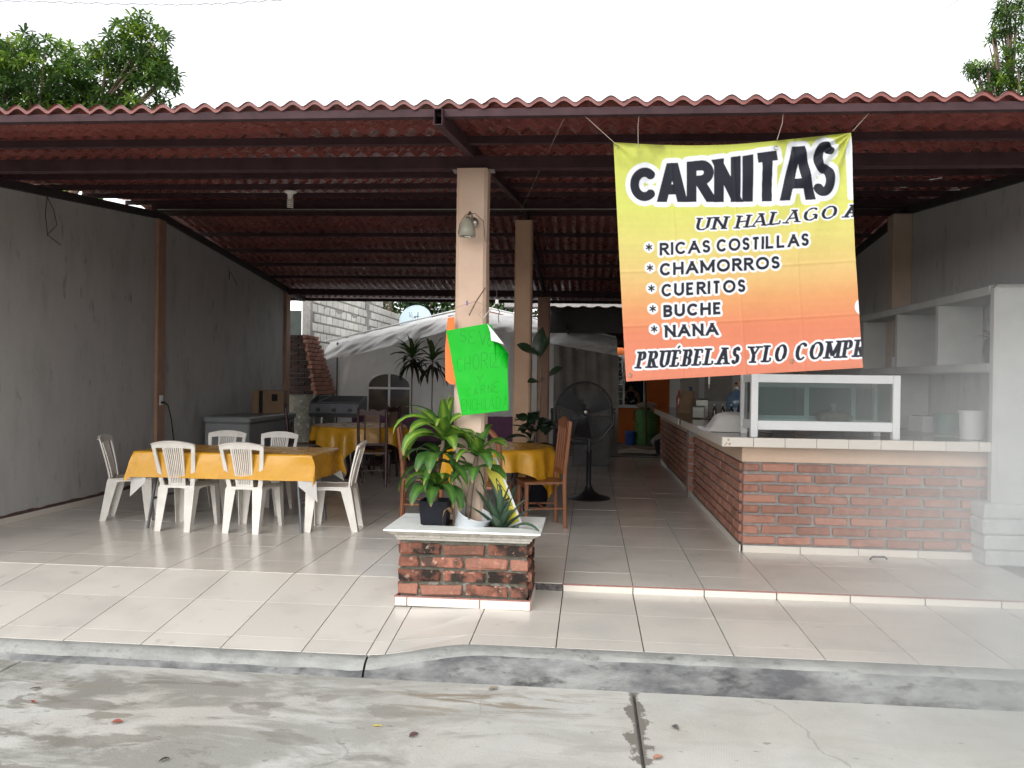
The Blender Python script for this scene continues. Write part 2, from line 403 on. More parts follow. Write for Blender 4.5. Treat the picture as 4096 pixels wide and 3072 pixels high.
kerb = struct(kerb_mesh(-1.262, 14, 420, 0, 4.3).build('kerb', M_kerb, smooth=50)); kerb_mesh(-1.262, 14, 420, 4.3, 8).build('kerb_face', M_kerbface, kerb, smooth=50)
kerb2 = struct(kerb_mesh(-14, -1.275, 400, 0, 4.3).build('dropped_kerb', M_kerb, smooth=50)); kerb_mesh(-14, -1.275, 400, 4.3, 8).build('kerb_face', M_kerbface, kerb2, smooth=50)

# ------------------------------------------------------------ tiled pavement strip in front of the step
def pz(X, Y):
    zb = -.052 * sm(-1.3, -.45, X) - .002; t = (5.78 - Y) / 1.2
    return zb + (kz_back(X) + .003 - zb) * t
pave = struct(MB().grid(lambda u, v: (-8 + 14 * u, 4.585 + 1.19 * v, pz(-8 + 14 * u, 4.585 + 1.19 * v) - .016), 140, 3).build('pavement', M_grout))
XS = [-1.678 - .5 * k for k in range(12, 0, -1)] + [-1.678, -1.285, -1.172, -.676] + [-.174 + .5 * k for k in range(0, 12)]
for i in range(len(XS) - 1):
    for (y0, y1) in ((4.588, 4.755), (4.755, 5.26), (5.26, 5.775)):
        a, b, c, d = XS[i] + .0035, XS[i + 1] - .0035, y0 + .0018, y1 - .0018
        q = [(a, c), (b, c), (b, d), (a, d)]
        vs = [(x, y, pz(x, y) - .02) for x, y in q] + [(x, y, pz(x, y)) for x, y in q]
        MB().add(vs, [(4, 5, 6, 7), (0, 1, 5, 4), (1, 2, 6, 5), (2, 3, 7, 6), (3, 0, 4, 7)]).build('tile', M_tile, pave, fix=False)

# ------------------------------------------------------------ dining floor
floor = struct(MB().box((-.9, 10.85, -.205), (9.7, 10.14, .40)).build('floor', M_grout))
ys = [5.782, 6.152] + [6.652 + .5 * k for k in range(19)]
xs = [-5.62] + [-.174 + .5 * k for k in range(-10, 8)]
def tile_mesh(w, d):
    return MB().add([(x, y, z) for z in (-.006, 0) for (x, y) in ((0, 0), (w, 0), (w, d), (0, d))], [(4, 5, 6, 7), (0, 1, 5, 4), (1, 2, 6, 5), (2, 3, 7, 6), (3, 0, 4, 7)]).mesh('tile')
cache = {}
far = MB()
for j in range(len(ys) - 1):
    for i in range(len(xs) - 1):
        wd, dp = round(xs[i + 1] - xs[i] - .006, 3), round(ys[j + 1] - ys[j] - .003, 3)
        if xs[i] > 1.4 and ys[j] > 7.3: continue
        if ys[j] < 12.2:
            if (wd, dp) not in cache: cache[(wd, dp)] = tile_mesh(wd, dp)
            link('tile', cache[(wd, dp)], M_tile, floor, (xs[i] + .003, ys[j] + .0015, random.uniform(-.0004, .0006)), (random.uniform(-.0012, .0012), random.uniform(-.0012, .0012), 0))
        else:
            far.add([(xs[i] + .003, ys[j] + .0015, 0), (xs[i + 1] - .003, ys[j] + .0015, 0), (xs[i + 1] - .003, ys[j + 1] - .0015, 0), (xs[i] + .003, ys[j + 1] - .0015, 0)], [(0, 1, 2, 3)])
struct(far.build('far_tiles', M_tile, floor), 'stuff')
for i in range(len(xs) - 1):
    if xs[i] < -.18: continue
    MB().box(((xs[i] + xs[i + 1]) / 2, 5.777, -.032), (.492, .012, .044), ch=.001).build('riser_tile', M_tile_side, floor)
MB().box((1.75, 5.7775, -.0045), (3.86, .011, .008)).build('red_grout_line', M_redgrout, floor)
nosing = MB().grid(lambda u, v: (-.40 + .22 * u, 5.776 - .006 * mnoise.noise(Vector((u * 9, v * 5, 1))) - .004, -.055 + .05 * v), 24, 6).build('broken_riser', mat('bare_concrete', (.10, .09, .085), rough=.95, var=.5, scale=30, bump=.9), floor)
# back threshold and yard
yard = struct(MB().box((6, 30, -.17), (40, 27.8, .14)).build('yard', M_dirt))
struct(MB().box((-.9, 16.0, -.03), (9.6, .16, .055), ch=.01).build('threshold', M_mortar))

# ------------------------------------------------------------ roof geometry functions
def zt(X, Y): return 3.70 - .133 * abs(Y - 9.95) - .006 * (X + .84)
def zw(Y): return 3.24 + .094 * (Y - 7.17) if Y < 9.95 else 3.50 - .104 * (Y - 9.95)

# ------------------------------------------------------------ side walls
def side_wall(label, X, sgn, ylo, yhi):
    t = thing('side_wall', label, 'wall', (X, 9.9, 0))
    lx = lambda a: a * sgn          # sgn +1: room is at +x of the face
    m = MB(); P = [(ylo - 9.9, -.2), (yhi - 9.9, -.2), (yhi - 9.9, zw(yhi)), (.05, zw(9.95)), (ylo - 9.9, zw(ylo))]
    m.prism(P, min(0, lx(-.15)), max(0, lx(-.15)), 'X'); m.build('plaster', M_wall, t)
    for (yy, hh) in ((9.95, zw(9.95) - .004), (14.35, zw(14.35) - .004)):
        pr = .05 if sgn > 0 else .22
        MB().box((lx(pr / 2 - .003), yy - 9.9, hh / 2), (pr, .20, hh), ch=.012).build('pilaster', M_brownp if sgn > 0 else mat('beige_paint', (.46, .36, .28), rough=.85, var=.08, scale=4), t)
    y = ylo
    if sgn > 0:
        while y < 9.8:
            MB().box((lx(.006), y + .25 - 9.9, .032), (.012, .494, .062), ch=.001).build('skirting_tile', M_tile_side, t); y += .5
        m = MB(); m.grid(lambda u, v: (lx(.0025), ylo - 9.9 + 5.2 * u, .06 + v * (.035 + .03 * mnoise.noise(Vector((u * 30, 0, 2))))), 200, 1)
        m.build('bare_strip', mat('bare_red_plaster', (.10, .06, .05), rough=1, var=.3, scale=20), t)
    m = MB()
    for (a, b) in ((ylo - .2, 9.95), (9.95, 15.2)):
        za, zb = zw(a), zw(b)
        x0, x1 = lx(-.07), lx(.045)
        vs = [(x, yy - 9.9, z + dz) for (yy, z) in ((a, za), (b, zb)) for x in (x0, x1) for dz in (.002, .088)]
        m.add(vs, [(0, 1, 3, 2), (4, 6, 7, 5), (0, 4, 5, 1), (2, 3, 7, 6), (0, 2, 6, 4), (1, 5, 7, 3)])
    m.build('wall_beam', M_darkbeam, t)
    return t
lw = side_wall('long grey plastered wall with brown pilasters beside the white chairs', -5.62, 1, 4.7, 14.45)
rw = side_wall('shaded grey plastered wall behind the concrete shelves, on the smoky side', 3.76, -1, 4.7, 15.1)
# ------------------------------------------------------------ roof
roof = thing('tiled_roof', 'low gabled roof of terracotta corrugated sheets on maroon steel over the dining area', 'roof', (-.84, 9.95, 3.7))
def rl(x, y, z): return (x + .84, y - 9.95, z - 3.7)
WV = .128; SW = WV * 6; SL = 2.86
def sheet_mesh(seed, sgn):
    """local: x across, y down the slope from the upper end; trough bottoms at z=0"""
    def f(u, v):
        x = u * (SW + .03); y = v * SL
        ph = (x / WV) % 1.0
        q = abs(ph - .5) * 2                           # 0 at crest 1 at trough
        wz = .035 * (1 - (q * q * (3 - 2 * q))) ** .85
        st = (y / .356) % 1.0
        step = -.022 * st + .011
        nz = .0025 * mnoise.noise(Vector((x * 3, y * 1.3, seed)))
        return (x, sgn * y, wz + step + .010 - .133 * y + nz)
    m = MB(); nv = []
    k = int(SL / .356) + 1
    rows = sorted({min(1.0, max(0.0, (a * .356 + e) / SL)) for a in range(k) for e in (.001, .18, .3545)} | {0.0, 1.0})
    nu = 48; vs = [f(i / nu, r) for r in rows for i in range(nu + 1)]
    fs = [(j * (nu + 1) + i, j * (nu + 1) + i + 1, (j + 1) * (nu + 1) + i + 1, (j + 1) * (nu + 1) + i) for j in range(len(rows) - 1) for i in range(nu)]
    me = m.add(vs, fs).mesh('roof_sheet'); shade(me, 40); return me
SH = {(-1): [sheet_mesh(s, -1) for s in (1, 2, 3)], 1: [sheet_mesh(s + 9, 1) for s in (1, 2, 3)]}
for sgn in (-1, 1):
    for row in (0, 1):
        for i in range(14):
            x = -5.98 + i * SW; y = 9.95 + sgn * (.0 if row == 0 else 2.72)
            z = zt(x, y) + (.006 if row == 0 else 0) + (.004 if i % 2 else 0)
            o = link('roof_sheet', random.choice(SH[sgn]), M_sheet, roof, rl(x, y, z))
            o.rotation_euler = (random.uniform(-.0008, .0008), .006 + random.uniform(-.001, .001), random.uniform(-.003, .003))
MB().prism([(-.16, .05 - .02), (0, .085), (.16, .05 - .02), (.16, .02), (0, .075), (-.16, .02)], -5.2, 5.0, 'X').build('ridge_cap', M_sheet, roof)
def purlin(y, h=.05, d=.045, drop=0.0):
    vs = []
    for x in (-5.98, 4.55):
        z = zt(x, y) - drop
        vs += [rl(x, y + a, z + b) for a, b in ((-d / 2, -h), (d / 2, -h), (d / 2, 0), (-d / 2, 0))]
    MB().add(vs, [(0, 1, 2, 3), (4, 7, 6, 5), (0, 4, 5, 1), (1, 5, 6, 2), (2, 6, 7, 3), (3, 7, 4, 0)]).build('purlin', M_steel, roof)
for y in (5.28, 6.2, 7.1, 8.0, 8.9, 9.78, 10.35, 11.22, 12.02, 12.78, 13.56): purlin(y)
purlin(4.42, .042, .05); purlin(15.24, .055, .05)
def beam(y, zlo, zhi, d=.08):
    vs = []
    for x in (-5.7, 4.2):
        s_ = -.006 * (x + .84)
        vs += [rl(x, y + a, z + s_) for a, z in ((-d / 2, zlo), (d / 2, zlo), (d / 2, zhi), (-d / 2, zhi))]
    MB().add(vs, [(0, 1, 2, 3), (4, 7, 6, 5), (0, 4, 5, 1), (1, 5, 6, 2), (2, 6, 7, 3), (3, 7, 4, 0)]).build('beam', M_steel, roof)
beam(5.6, 2.945, 3.03); beam(9.95, 3.58, 3.672, .1); beam(14.35, 2.965, 3.075)
# rafter: hollow rectangular tube whose open end shows under the eave
for (a, b) in ((4.33, 9.93), (9.97, 15.2)):
    m = MB(); wx, hh, tk = .024, .09, .004
    def ring(y, k):
        zc = zt(-.85, y) - .006
        w2 = wx - k; return [rl(-.85 + sx * w2, y, zc - hh + k if sz < 0 else zc - k) for sx, sz in ((-1, -1), (1, -1), (1, 1), (-1, 1))]
    vs = ring(a, 0) + ring(b, 0) + ring(a, tk) + ring(b, tk)
    fs = []
    for k in range(4):
        j = (k + 1) % 4
        fs += [(k, j, 4 + j, 4 + k), (8 + k, 12 + k, 12 + j, 8 + j), (k, 8 + k, 8 + j, j), (4 + k, 4 + j, 12 + j, 12 + k)]
    m.add(vs, fs).build('rafter', M_steel, roof, fix=False)

# ------------------------------------------------------------ columns
def column(label, y, w_, top, m_, zlo=-.3):
    t = thing('column', label, 'column', (-.84, y, 0))
    def f(u, v):
        k = u * 8 % 8; c = .022; h = w_ / 2
        P = [(h - c, -h), (h, -h + c), (h, h - c), (h - c, h), (-h + c, h), (-h, h - c), (-h, -h + c), (-h + c, -h)]
        p = P[int(round(k)) % 8]; z = zlo + (top - zlo) * v
        n = mnoise.noise(Vector((p[0] * 9, p[1] * 9 + y, z * 2.3))) * .0035
        return (p[0] * (1 + n * 6) + n, p[1] * (1 + n * 6), z)
    m = MB().grid(f, 8, 30, wrap=True); m.add([(-w_ / 2 * .98, -w_ / 2 * .98, top), (w_ / 2 * .98, -w_ / 2 * .98, top), (w_ / 2 * .98, w_ / 2 * .98, top), (-w_ / 2 * .98, w_ / 2 * .98, top)], [(0, 1, 2, 3)])
    m.build('shaft', m_, t)
    MB().box((0, 0, top + .004), (w_ + .08, .09, .007)).build('top_plate', M_mortar, t)
    return t
column('front peach column rising out of the brick planter, with the wall lamp', 5.635, .215, 2.938, M_peach)
column('middle peach column behind the front one, at the ridge of the roof', 9.95, .215, 3.44, mat('tan_paint', (.46, .30, .20), rough=.8, var=.08, scale=4), 0)
column('brown rearmost column of the row, next to the pedestal fan', 14.35, .215, 2.955, M_brownp, 0)

# ------------------------------------------------------------ bricks
def brick_meshes(w_, d, h, n=4, ch=.007, jit=.0035):
    out = []
    for k in range(n):
        me = MB().box((0, 0, 0), (w_, d, h), ch=ch, jit=jit).mesh('brick'); out.append(me)
    return out
BR = brick_meshes(.274, .06, .065); BRH = brick_meshes(.131, .06, .065)
def face_bricks(parent, org, along, nrm, length, z0, courses, pitch, cp, m_, off0=0.0, lenf=None, full=BR, half=BRH, fw=.274, hw=.131, depth=.06, proud=.016, joint=.026):
    """running-bond bricks on one face; org is the face's start corner in the parent's frame"""
    rz = math.atan2(along[1], along[0])
    for c in range(courses):
        L = lenf(c) if lenf else length
        s = 0.0; first = True
        if (c % 2) == (1 if off0 == 0 else 0): seq_half = True
        else: seq_half = False
        while s < L - .05:
            bw = hw if (first and seq_half) else fw
            if s + bw > L:
                bw = L - s
            first = False
            me = random.choice(half if abs(bw - hw) < .01 else full)
            sc = bw / (hw if abs(bw - hw) < .01 else fw)
            p = (org[0] + along[0] * (s + bw / 2) + nrm[0] * (proud - depth / 2), org[1] + along[1] * (s + bw / 2) + nrm[1] * (proud - depth / 2), z0 + c * cp + .035 + random.uniform(-.0015, .0015))
            o = link('brick', me, m_, parent, p); o.rotation_euler = (0, 0, rz + random.uniform(-.006, .006)); o.scale = (sc, 1, 1)
            s += bw + joint
for me in BR + BRH: me.materials.append(M_brick)
BRo = brick_meshes(.283, .06, .068, 5, .009, .006); BRHo = brick_meshes(.135, .06, .068, 4, .009, .006)
for me in BRo + BRHo: me.materials.append(M_brickold)

# ------------------------------------------------------------ planter round the front column
PX0, PX1, PY0, PY1 = -1.262, -.392, 5.275, 5.735
pl = thing('brick_planter', 'low brick planter with a white marble top around the front column', 'planter', ((PX0 + PX1) / 2, (PY0 + PY1) / 2, -.055))
cx, cy = (PX0 + PX1) / 2, (PY0 + PY1) / 2; hw_, hd = (PX1 - PX0) / 2, (PY1 - PY0) / 2
m = MB()
for (c, d) in (((0, -hd + .045, .19), (2 * hw_ - .02, .07, .50)), ((0, hd - .045, .19), (2 * hw_ - .02, .07, .50)), ((-hw_ + .045, 0, .19), (.07, 2 * hd - .17, .50)), ((hw_ - .045, 0, .19), (.07, 2 * hd - .17, .50))): m.box(c, d)
m.build('mortar_core', M_mortarold, pl)
MB().box((0, 0, .36), (2 * hw_ - .18, 2 * hd - .18, .02)).build('soil', mat('soil', (.03, .022, .016), rough=1, var=.4, bump=1), pl)
z0 = .075
face_bricks(pl, (-hw_, -hd), (1, 0), (0, -1), 2 * hw_, z0, 4, 0, .090, M_brickold, 1, full=BRo, half=BRHo, fw=.283, hw=.135, joint=.018)
face_bricks(pl, (hw_, -hd + .05), (0, 1), (1, 0), 2 * hd - .05, z0, 4, 0, .090, M_brickold, 0, full=BRo, half=BRHo, fw=.283, hw=.135, joint=.018)
face_bricks(pl, (-hw_, -hd + .05), (0, 1), (-1, 0), 2 * hd - .05, z0, 4, 0, .090, M_brickold, 0, full=BRo, half=BRHo, fw=.283, hw=.135, joint=.018)
for (a, b) in ((-.455, -.377), (-.369, .115), (.123, .452)):
    MB().box(((a + b) / 2, -hd - .016, .027), (b - a, .012, .056), ch=.001).build('skirting_tile', M_tile_side, pl)
MB().box((hw_ + .016, 0, .027), (.012, .47, .056), ch=.001).build('skirting_tile', M_tile_side, pl)
MB().box((-hw_ - .016, 0, .027), (.012, .47, .056), ch=.001).build('skirting_tile', M_tile_side, pl)
m = MB()
m.box((0, -hd - .012, .033), (2 * hw_ + .05, .012, .062)); m.box((hw_ + .012, 0, .033), (.012, 2 * hd + .03, .062)); m.box((-hw_ - .012, 0, .033), (.012, 2 * hd + .03, .062))
m.build('red_grout_bed', M_redgrout, pl)
# cornice: stepped profile swept round, dentils, marble top with an opening
def ring_prof(prof, hx, hy):
    vs = []; fs = []
    for (o, z) in prof: vs += [(-hx - o, -hy - o, z), (hx + o, -hy - o, z), (hx + o, hy + o, z), (-hx - o, hy + o, z)]
    for i in range(len(prof) - 1):
        for k in range(4):
            j = (k + 1) % 4; fs.append((i * 4 + k, i * 4 + j, i * 4 + 4 + j, i * 4 + 4 + k))
    return vs, fs
ct = [(-.05, .435), (.004, .435), (.012, .441), (.014, .452), (.024, .456), (.026, .459), (.026, .474), (.038, .478), (.050, .486), (.066, .498), (.070, .500), (.070, .506), (.074, .507), (-.05, .507)]
m = MB(); m.add(*ring_prof(ct, hw_, hd)); m.build('cornice', M_stone, pl)
nd = 28
for k in range(nd):
    MB().box((-hw_ - .02 + (2 * hw_ + .04) * (k + .5) / nd, -hd - .030, .467), (.012, .012, .012)).build('dentil', M_stone, pl)
tz0, tz1 = .509, .521
ox, oy = hw_ + .085, hd + .095
holes = (-.30, .36, -hd + .09, hd - .03)     # opening
def wob(a, s): return a + .003 * mnoise.noise(Vector((s * 7, 2, 3)))
m = MB()
for (x0, x1, y0, y1) in ((-ox, ox, -oy, holes[2]), (-ox, holes[0], holes[2], holes[3]), (holes[1], ox, holes[2], holes[3]), (-ox, ox, holes[3], oy)):
    m.box(((x0 + x1) / 2, (y0 + y1) / 2, (tz0 + tz1) / 2), (x1 - x0, y1 - y0, tz1 - tz0))
m.build('marble_top', M_marble, pl, fix=False)
# ------------------------------------------------------------ printed lettering (flat print as vertex colour on real cloth)
def arc(cx, cy, rx, ry, a0, a1, n=18):
    return [(cx + rx * math.cos(R(a0 + (a1 - a0) * k / n)), cy + ry * math.sin(R(a0 + (a1 - a0) * k / n))) for k in range(n + 1)]
bowl = [(0, 1), (.5, 1)] + arc(.5, .76, .46, .24, 90, -90) + [(0, .52)]
GL = {
 'A': (.86, [[(0, 0), (.5, 1)], [(.5, 1), (1, 0)], [(.2, .34), (.8, .34)]]),
 'B': (.64, [[(0, 0), (0, 1)], bowl, [(.4, .52), (.55, .52)] + arc(.55, .26, .45, .26, 90, -90) + [(0, 0)]]),
 'C': (.78, [arc(.54, .5, .54, .5, 42, 318, 30)]),
 'D': (.76, [[(0, 0), (0, 1)], [(0, 1), (.4, 1)] + arc(.4, .5, .6, .5, 90, -90) + [(0, 0)]]),
 'E': (.62, [[(0, 0), (0, 1)], [(0, 1), (1, 1)], [(0, .51), (.85, .51)], [(0, 0), (1, 0)]]),
 'G': (.84, [arc(.52, .5, .52, .5, 45, 325, 30), [(.97, .05), (.97, .44)], [(.62, .44), (1, .44)]]),
 'H': (.74, [[(0, 0), (0, 1)], [(1, 0), (1, 1)], [(0, .52), (1, .52)]]),
 'I': (.16, [[(.5, 0), (.5, 1)]]),
 'L': (.70, [[(0, 1), (0, 0)], [(0, 0), (1, 0)]]),
 'M': (.98, [[(0, 0), (0, 1)], [(0, 1), (.5, .1)], [(.5, .1), (1, 1)], [(1, 1), (1, 0)]]),
 'N': (.76, [[(0, 0), (0, 1)], [(0, 1), (1, 0)], [(1, 0), (1, 1)]]),
 'O': (.92, [arc(.5, .5, .5, .5, 0, 360, 40)]),
 'P': (.62, [[(0, 0), (0, 1)], bowl]),
 'R': (.68, [[(0, 0), (0, 1)], bowl, [(.42, .52), (1, 0)]]),
 'S': (.58, [arc(.5, .755, .46, .245, 25, 270, 22) + arc(.5, .255, .49, .255, 90, -155, 22)]),
 'T': (.66, [[(0, 1), (1, 1)], [(.5, 1), (.5, 0)]]),
 'U': (.74, [[(0, 1), (0, .36)] + arc(.5, .36, .5, .36, 180, 360) + [(1, 1)]]),
 'V': (.76, [[(0, 1), (.5, 0)], [(.5, 0), (1, 1)]]),
 'Y': (.72, [[(0, 1), (.5, .46)], [(1, 1), (.5, .46)], [(.5, .46), (.5, 0)]]),
 'Z': (.72, [[(0, 1), (1, 1)], [(1, 1), (0, 0)], [(0, 0), (1, 0)]]),
 '\u00c9': (.62, [[(0, 0), (0, 1)], [(0, 1), (1, 1)], [(0, .51), (.85, .51)], [(0, 0), (1, 0)], [(.35, 1.16), (.75, 1.32)]]),
}
class Raster:
    def __init__(s, w_, h): s.a = np.zeros((h, w_), np.float32)
    def seg(s, p, q, w0, w1=None, round_=(False, False)):
        w1 = w0 if w1 is None else w1
        (x0, y0), (x1, y1) = p, q; r = max(w0, w1) / 2 + 1.5
        H, W = s.a.shape
        ax, bx = max(0, int(min(x0, x1) - r)), min(W, int(max(x0, x1) + r) + 2)
        ay, by = max(0, int(min(y0, y1) - r)), min(H, int(max(y0, y1) + r) + 2)
        if ax >= bx or ay >= by: return
        yy, xx = np.mgrid[ay:by, ax:bx]; dx, dy = x1 - x0, y1 - y0; L = math.hypot(dx, dy) or 1e-6
        t = ((xx - x0) * dx + (yy - y0) * dy) / L; d = np.abs((xx - x0) * dy - (yy - y0) * dx) / L
        hw2 = (w0 + (w1 - w0) * np.clip(t / L, 0, 1)) / 2
        c = np.clip(hw2 - d + .5, 0, 1) * np.clip(t + .5, 0, 1) * np.clip(L - t + .5, 0, 1)
        if round_[0]: c = np.maximum(c, np.clip(w0 / 2 - np.hypot(xx - x0, yy - y0) + .5, 0, 1))
        if round_[1]: c = np.maximum(c, np.clip(w1 / 2 - np.hypot(xx - x1, yy - y1) + .5, 0, 1))
        s.a[ay:by, ax:bx] = np.maximum(s.a[ay:by, ax:bx], c)
    def poly(s, pts, wf, closed=False, rend=False):
        for i in range(len(pts) - 1):
            s.seg(pts[i], pts[i + 1], wf(pts[i], pts[i + 1]), None, (i > 0 or rend, i < len(pts) - 2 or rend))
    def disc(s, x, y, r): s.seg((x - .01, y), (x + .01, y), 2 * r, 2 * r, (True, True))
    def grow(s, r):
        o = Raster(s.a.shape[1], s.a.shape[0]); src = s.a; out = src.copy(); n = int(r)
        for dy in range(-n, n + 1):
            for dx in range(-n, n + 1):
                if dx * dx + dy * dy > r * r or (abs(dx) + abs(dy) < n * .75 and (dx or dy)): continue
                sh = np.zeros_like(src); H, W = src.shape
                sh[max(0, dy):H + min(0, dy), max(0, dx):W + min(0, dx)] = src[max(0, -dy):H + min(0, -dy), max(0, -dx):W + min(0, -dx)]
                np.maximum(out, sh, out)
        o.a = out; return o
def glyph(ra, ch, box, thick, thin=None, serif=False, shear=0.0, k=.5, rend=False):
    """box: x0,x1, ytop at left/right, ybottom at left/right, in the print's own picture units; k scales to raster"""
    x0, x1, ta, tb, ba, bb = box
    ins = thick / 2 if thin is None else thin * .9
    def mp(p):
        ix = min(ins, (x1 - x0) * .49); u = (ix + p[0] * (x1 - x0 - 2 * ix)) / max(1e-6, x1 - x0)
        t, b = ta + (tb - ta) * u, ba + (bb - ba) * u; iy = (thin or thick) / 2
        y = b - iy - p[1] * (b - t - 2 * iy)
        return ((x0 + u * (x1 - x0) + shear * (b - y)) * k, y * k)
    def wf(a, b):
        if thin is None: return thick * k
        dx, dy = b[0] - a[0] - shear * -(b[1] - a[1]) * 0, b[1] - a[1]; L = math.hypot(dx, dy) or 1
        v = abs(dy) / L
        if v > .35 and abs(dx) / L > .33 + shear * .9 and dx * dy < 0: return (thin * 1.1) * k
        return (thin + (thick - thin) * v ** 1.3) * k
    strokes = GL[ch][1]
    if ch == 'A' and thick > 50: strokes = [[(0, 0), (.40, 1)], [(.60, 1), (1, 0)], [(.2, .26), (.8, .26)]]
    dst = ra
    if thin is None and not rend:                       # clean flat terminals: run strokes past the cap lines, then trim
        ra = Raster(dst.a.shape[1], dst.a.shape[0]); ns = []
        for st in strokes:
            st = list(st)
            for e, i in ((0, 1), (-1, -2)):
                p, q = st[e], st[i]
                if (abs(p[1]) < .01 or abs(p[1] - 1) < .01) and abs(p[1] - q[1]) > .2:
                    f_ = .22 / abs(p[1] - q[1]); st[e] = (p[0] + (p[0] - q[0]) * f_, p[1] + (p[1] - q[1]) * f_)
            ns.append(st)
        strokes = ns
    for st in strokes:
        ra.poly([mp(p) for p in st], wf, rend=rend)
        if serif and ch in 'ELT\u00c9' and abs(st[0][1] - st[-1][1]) < .01 and st[-1][0] > .9:
            c = mp(st[-1]); dn = 1 if st[0][1] > .5 else -1; ra.seg(c, (c[0] - shear * dn * thick * k, c[1] + dn * thick * .95 * k), thin * k * 1.2)
        if serif and ch not in 'CSGO':
            for p, q in ((st[0], st[1]), (st[-1], st[-2])):
                if (p[1] < .01 or .99 < p[1] < 1.01) and abs(p[1] - q[1]) > .25:
                    c = mp(p); s_ = thick * 1.0 * k
                    ra.seg((c[0] - s_, c[1]), (c[0] + s_, c[1]), thin * k * 1.1)
    if ra is not dst:
        H_, W_ = dst.a.shape; yy, xx = np.mgrid[0:H_, 0:W_]; u = (xx / k - x0) / max(1e-6, x1 - x0)
        tt, bb_ = (ta + (tb - ta) * u) * k, (ba + (bb - ba) * u) * k
        np.maximum(dst.a, ra.a * np.clip(yy - tt + .5, 0, 1) * np.clip(bb_ - yy + .5, 0, 1), out=dst.a)
def line(ra, text, x0, x1, b0, b1, cap, thick, thin=None, serif=False, shear=0.0, gap=.13, space=.4, k=.5):
    ws = [space if c == ' ' else GL[c][0] for c in text]; tot = sum(ws) + gap * (len(text) - 1)
    sc = (x1 - x0 - shear * cap) / tot; x = x0
    for c, w_ in zip(text, ws):
        a, b = x, x + w_ * sc
        if c != ' ':
            f = lambda X: b0 + (b1 - b0) * (X - x0) / (x1 - x0)
            glyph(ra, c, (a, b, f(a) - cap, f(b) - cap, f(a), f(b)), thick, thin, serif, shear, k)
        x = b + gap * sc

def sample(a, x, y):
    H, W = a.shape; x = np.clip(x, 0, W - 1.001); y = np.clip(y, 0, H - 1.001); i = x.astype(int); j = y.astype(int); fx = x - i; fy = y - j
    return a[j, i] * (1 - fx) * (1 - fy) + a[j, i + 1] * fx * (1 - fy) + a[j + 1, i] * (1 - fx) * fy + a[j + 1, i + 1] * fx * fy
def lerp_col(t, stops):
    out = np.zeros(t.shape + (3,)); ts = [s[0] for s in stops]
    for k in range(3): out[..., k] = np.interp(t, ts, [s[1][k] for s in stops])
    return out
def grid_object(name, P, C, mat_, parent=None, thick=0.0):
    """P: (n,m,3) points, C: (n,m,3) linear colours"""
    n, m_ = P.shape[:2]; me = bpy.data.meshes.new(name)
    idx = np.arange(n * m_).reshape(n, m_)
    F = np.stack([idx[:-1, :-1], idx[:-1, 1:], idx[1:, 1:], idx[1:, :-1]], -1).reshape(-1, 4)
    me.vertices.add(n * m_); me.vertices.foreach_set('co', P.reshape(-1).astype(np.float32))
    me.loops.add(F.size); me.loops.foreach_set('vertex_index', F.reshape(-1).astype(np.int32))
    me.polygons.add(len(F)); me.polygons.foreach_set('loop_start', np.arange(0, F.size, 4, dtype=np.int32)); me.polygons.foreach_set('loop_total', np.full(len(F), 4, np.int32))
    me.update(); me.validate()
    ca = me.color_attributes.new('col', 'FLOAT_COLOR', 'POINT')
    ca.data.foreach_set('color', np.concatenate([C.reshape(-1, 3), np.ones((n * m_, 1))], 1).astype(np.float32).ravel())
    shade(me, True)
    return link(name, me, mat_, parent)

def smooth_noise(x, y, sx, sy, seed, oct_=3):
    rs = np.random.RandomState(seed); out = np.zeros_like(x); amp = 1
    for o in range(oct_):
        g = rs.rand(64, 64); X = (x * sx * 2 ** o) % 63; Y = (y * sy * 2 ** o) % 63; i = X.astype(int); j = Y.astype(int); fx = X - i; fy = Y - j
        fx = fx * fx * (3 - 2 * fx); fy = fy * fy * (3 - 2 * fy)
        i2 = (i + 1) % 64; j2 = (j + 1) % 64
        out += amp * (g[j, i] * (1 - fx) * (1 - fy) + g[j, i2] * fx * (1 - fy) + g[j2, i] * (1 - fx) * fy + g[j2, i2] * fx * fy - .5); amp *= .5
    return out

# ---- the hanging banner
BW, BH = 846, 830
big = Raster(BW, BH); lst = Raster(BW, BH); ser = Raster(BW, BH); ser2 = Raster(BW, BH); dsc = Raster(BW, BH)
for ch, x0, x1, ta, tb, ba, bb in (('C', 130, 312, 242, 238, 456, 458), ('A', 318, 505, 214, 208, 463, 465), ('R', 506, 690, 204, 186, 465, 466), ('N', 686, 862, 190, 165, 467, 466),
                                   ('I', 868, 948, 168, 155, 464, 462), ('T', 938, 1130, 152, 128, 462, 460), ('A', 1124, 1346, 112, 98, 458, 448), ('S', 1330, 1476, 86, 66, 436, 420)):
    glyph(big, ch, (x0, x1, ta, tb, ba, bb), {'C': 60, 'S': 60, 'I': 72}.get(ch, 66))
line(lst, 'RICAS', 328, 664, 813, 795, 84, 18); line(lst, 'COSTILLAS', 704, 1308, 793, 750, 84, 18)
line(lst, 'CHAMORROS', 328, 1122, 948, 898, 85, 19); line(lst, 'CUERITOS', 338, 896, 1086, 1053, 86, 19)
line(lst, 'BUCHE', 350, 738, 1221, 1200, 83, 20); line(lst, 'NANA', 358, 714, 1354, 1337, 83, 20)
for x, y in ((257, 757), (263, 893), (272, 1028), (280, 1163), (288, 1297)):
    for a in range(0, 180, 60): 
        c, s_ = math.cos(R(a + 30)) * 24, math.sin(R(a + 30)) * 24; lst.seg(((x - c) / 2, (y - s_) / 2), ((x + c) / 2, (y + s_) / 2), 5)
    dsc.disc(x / 2, y / 2, 18)
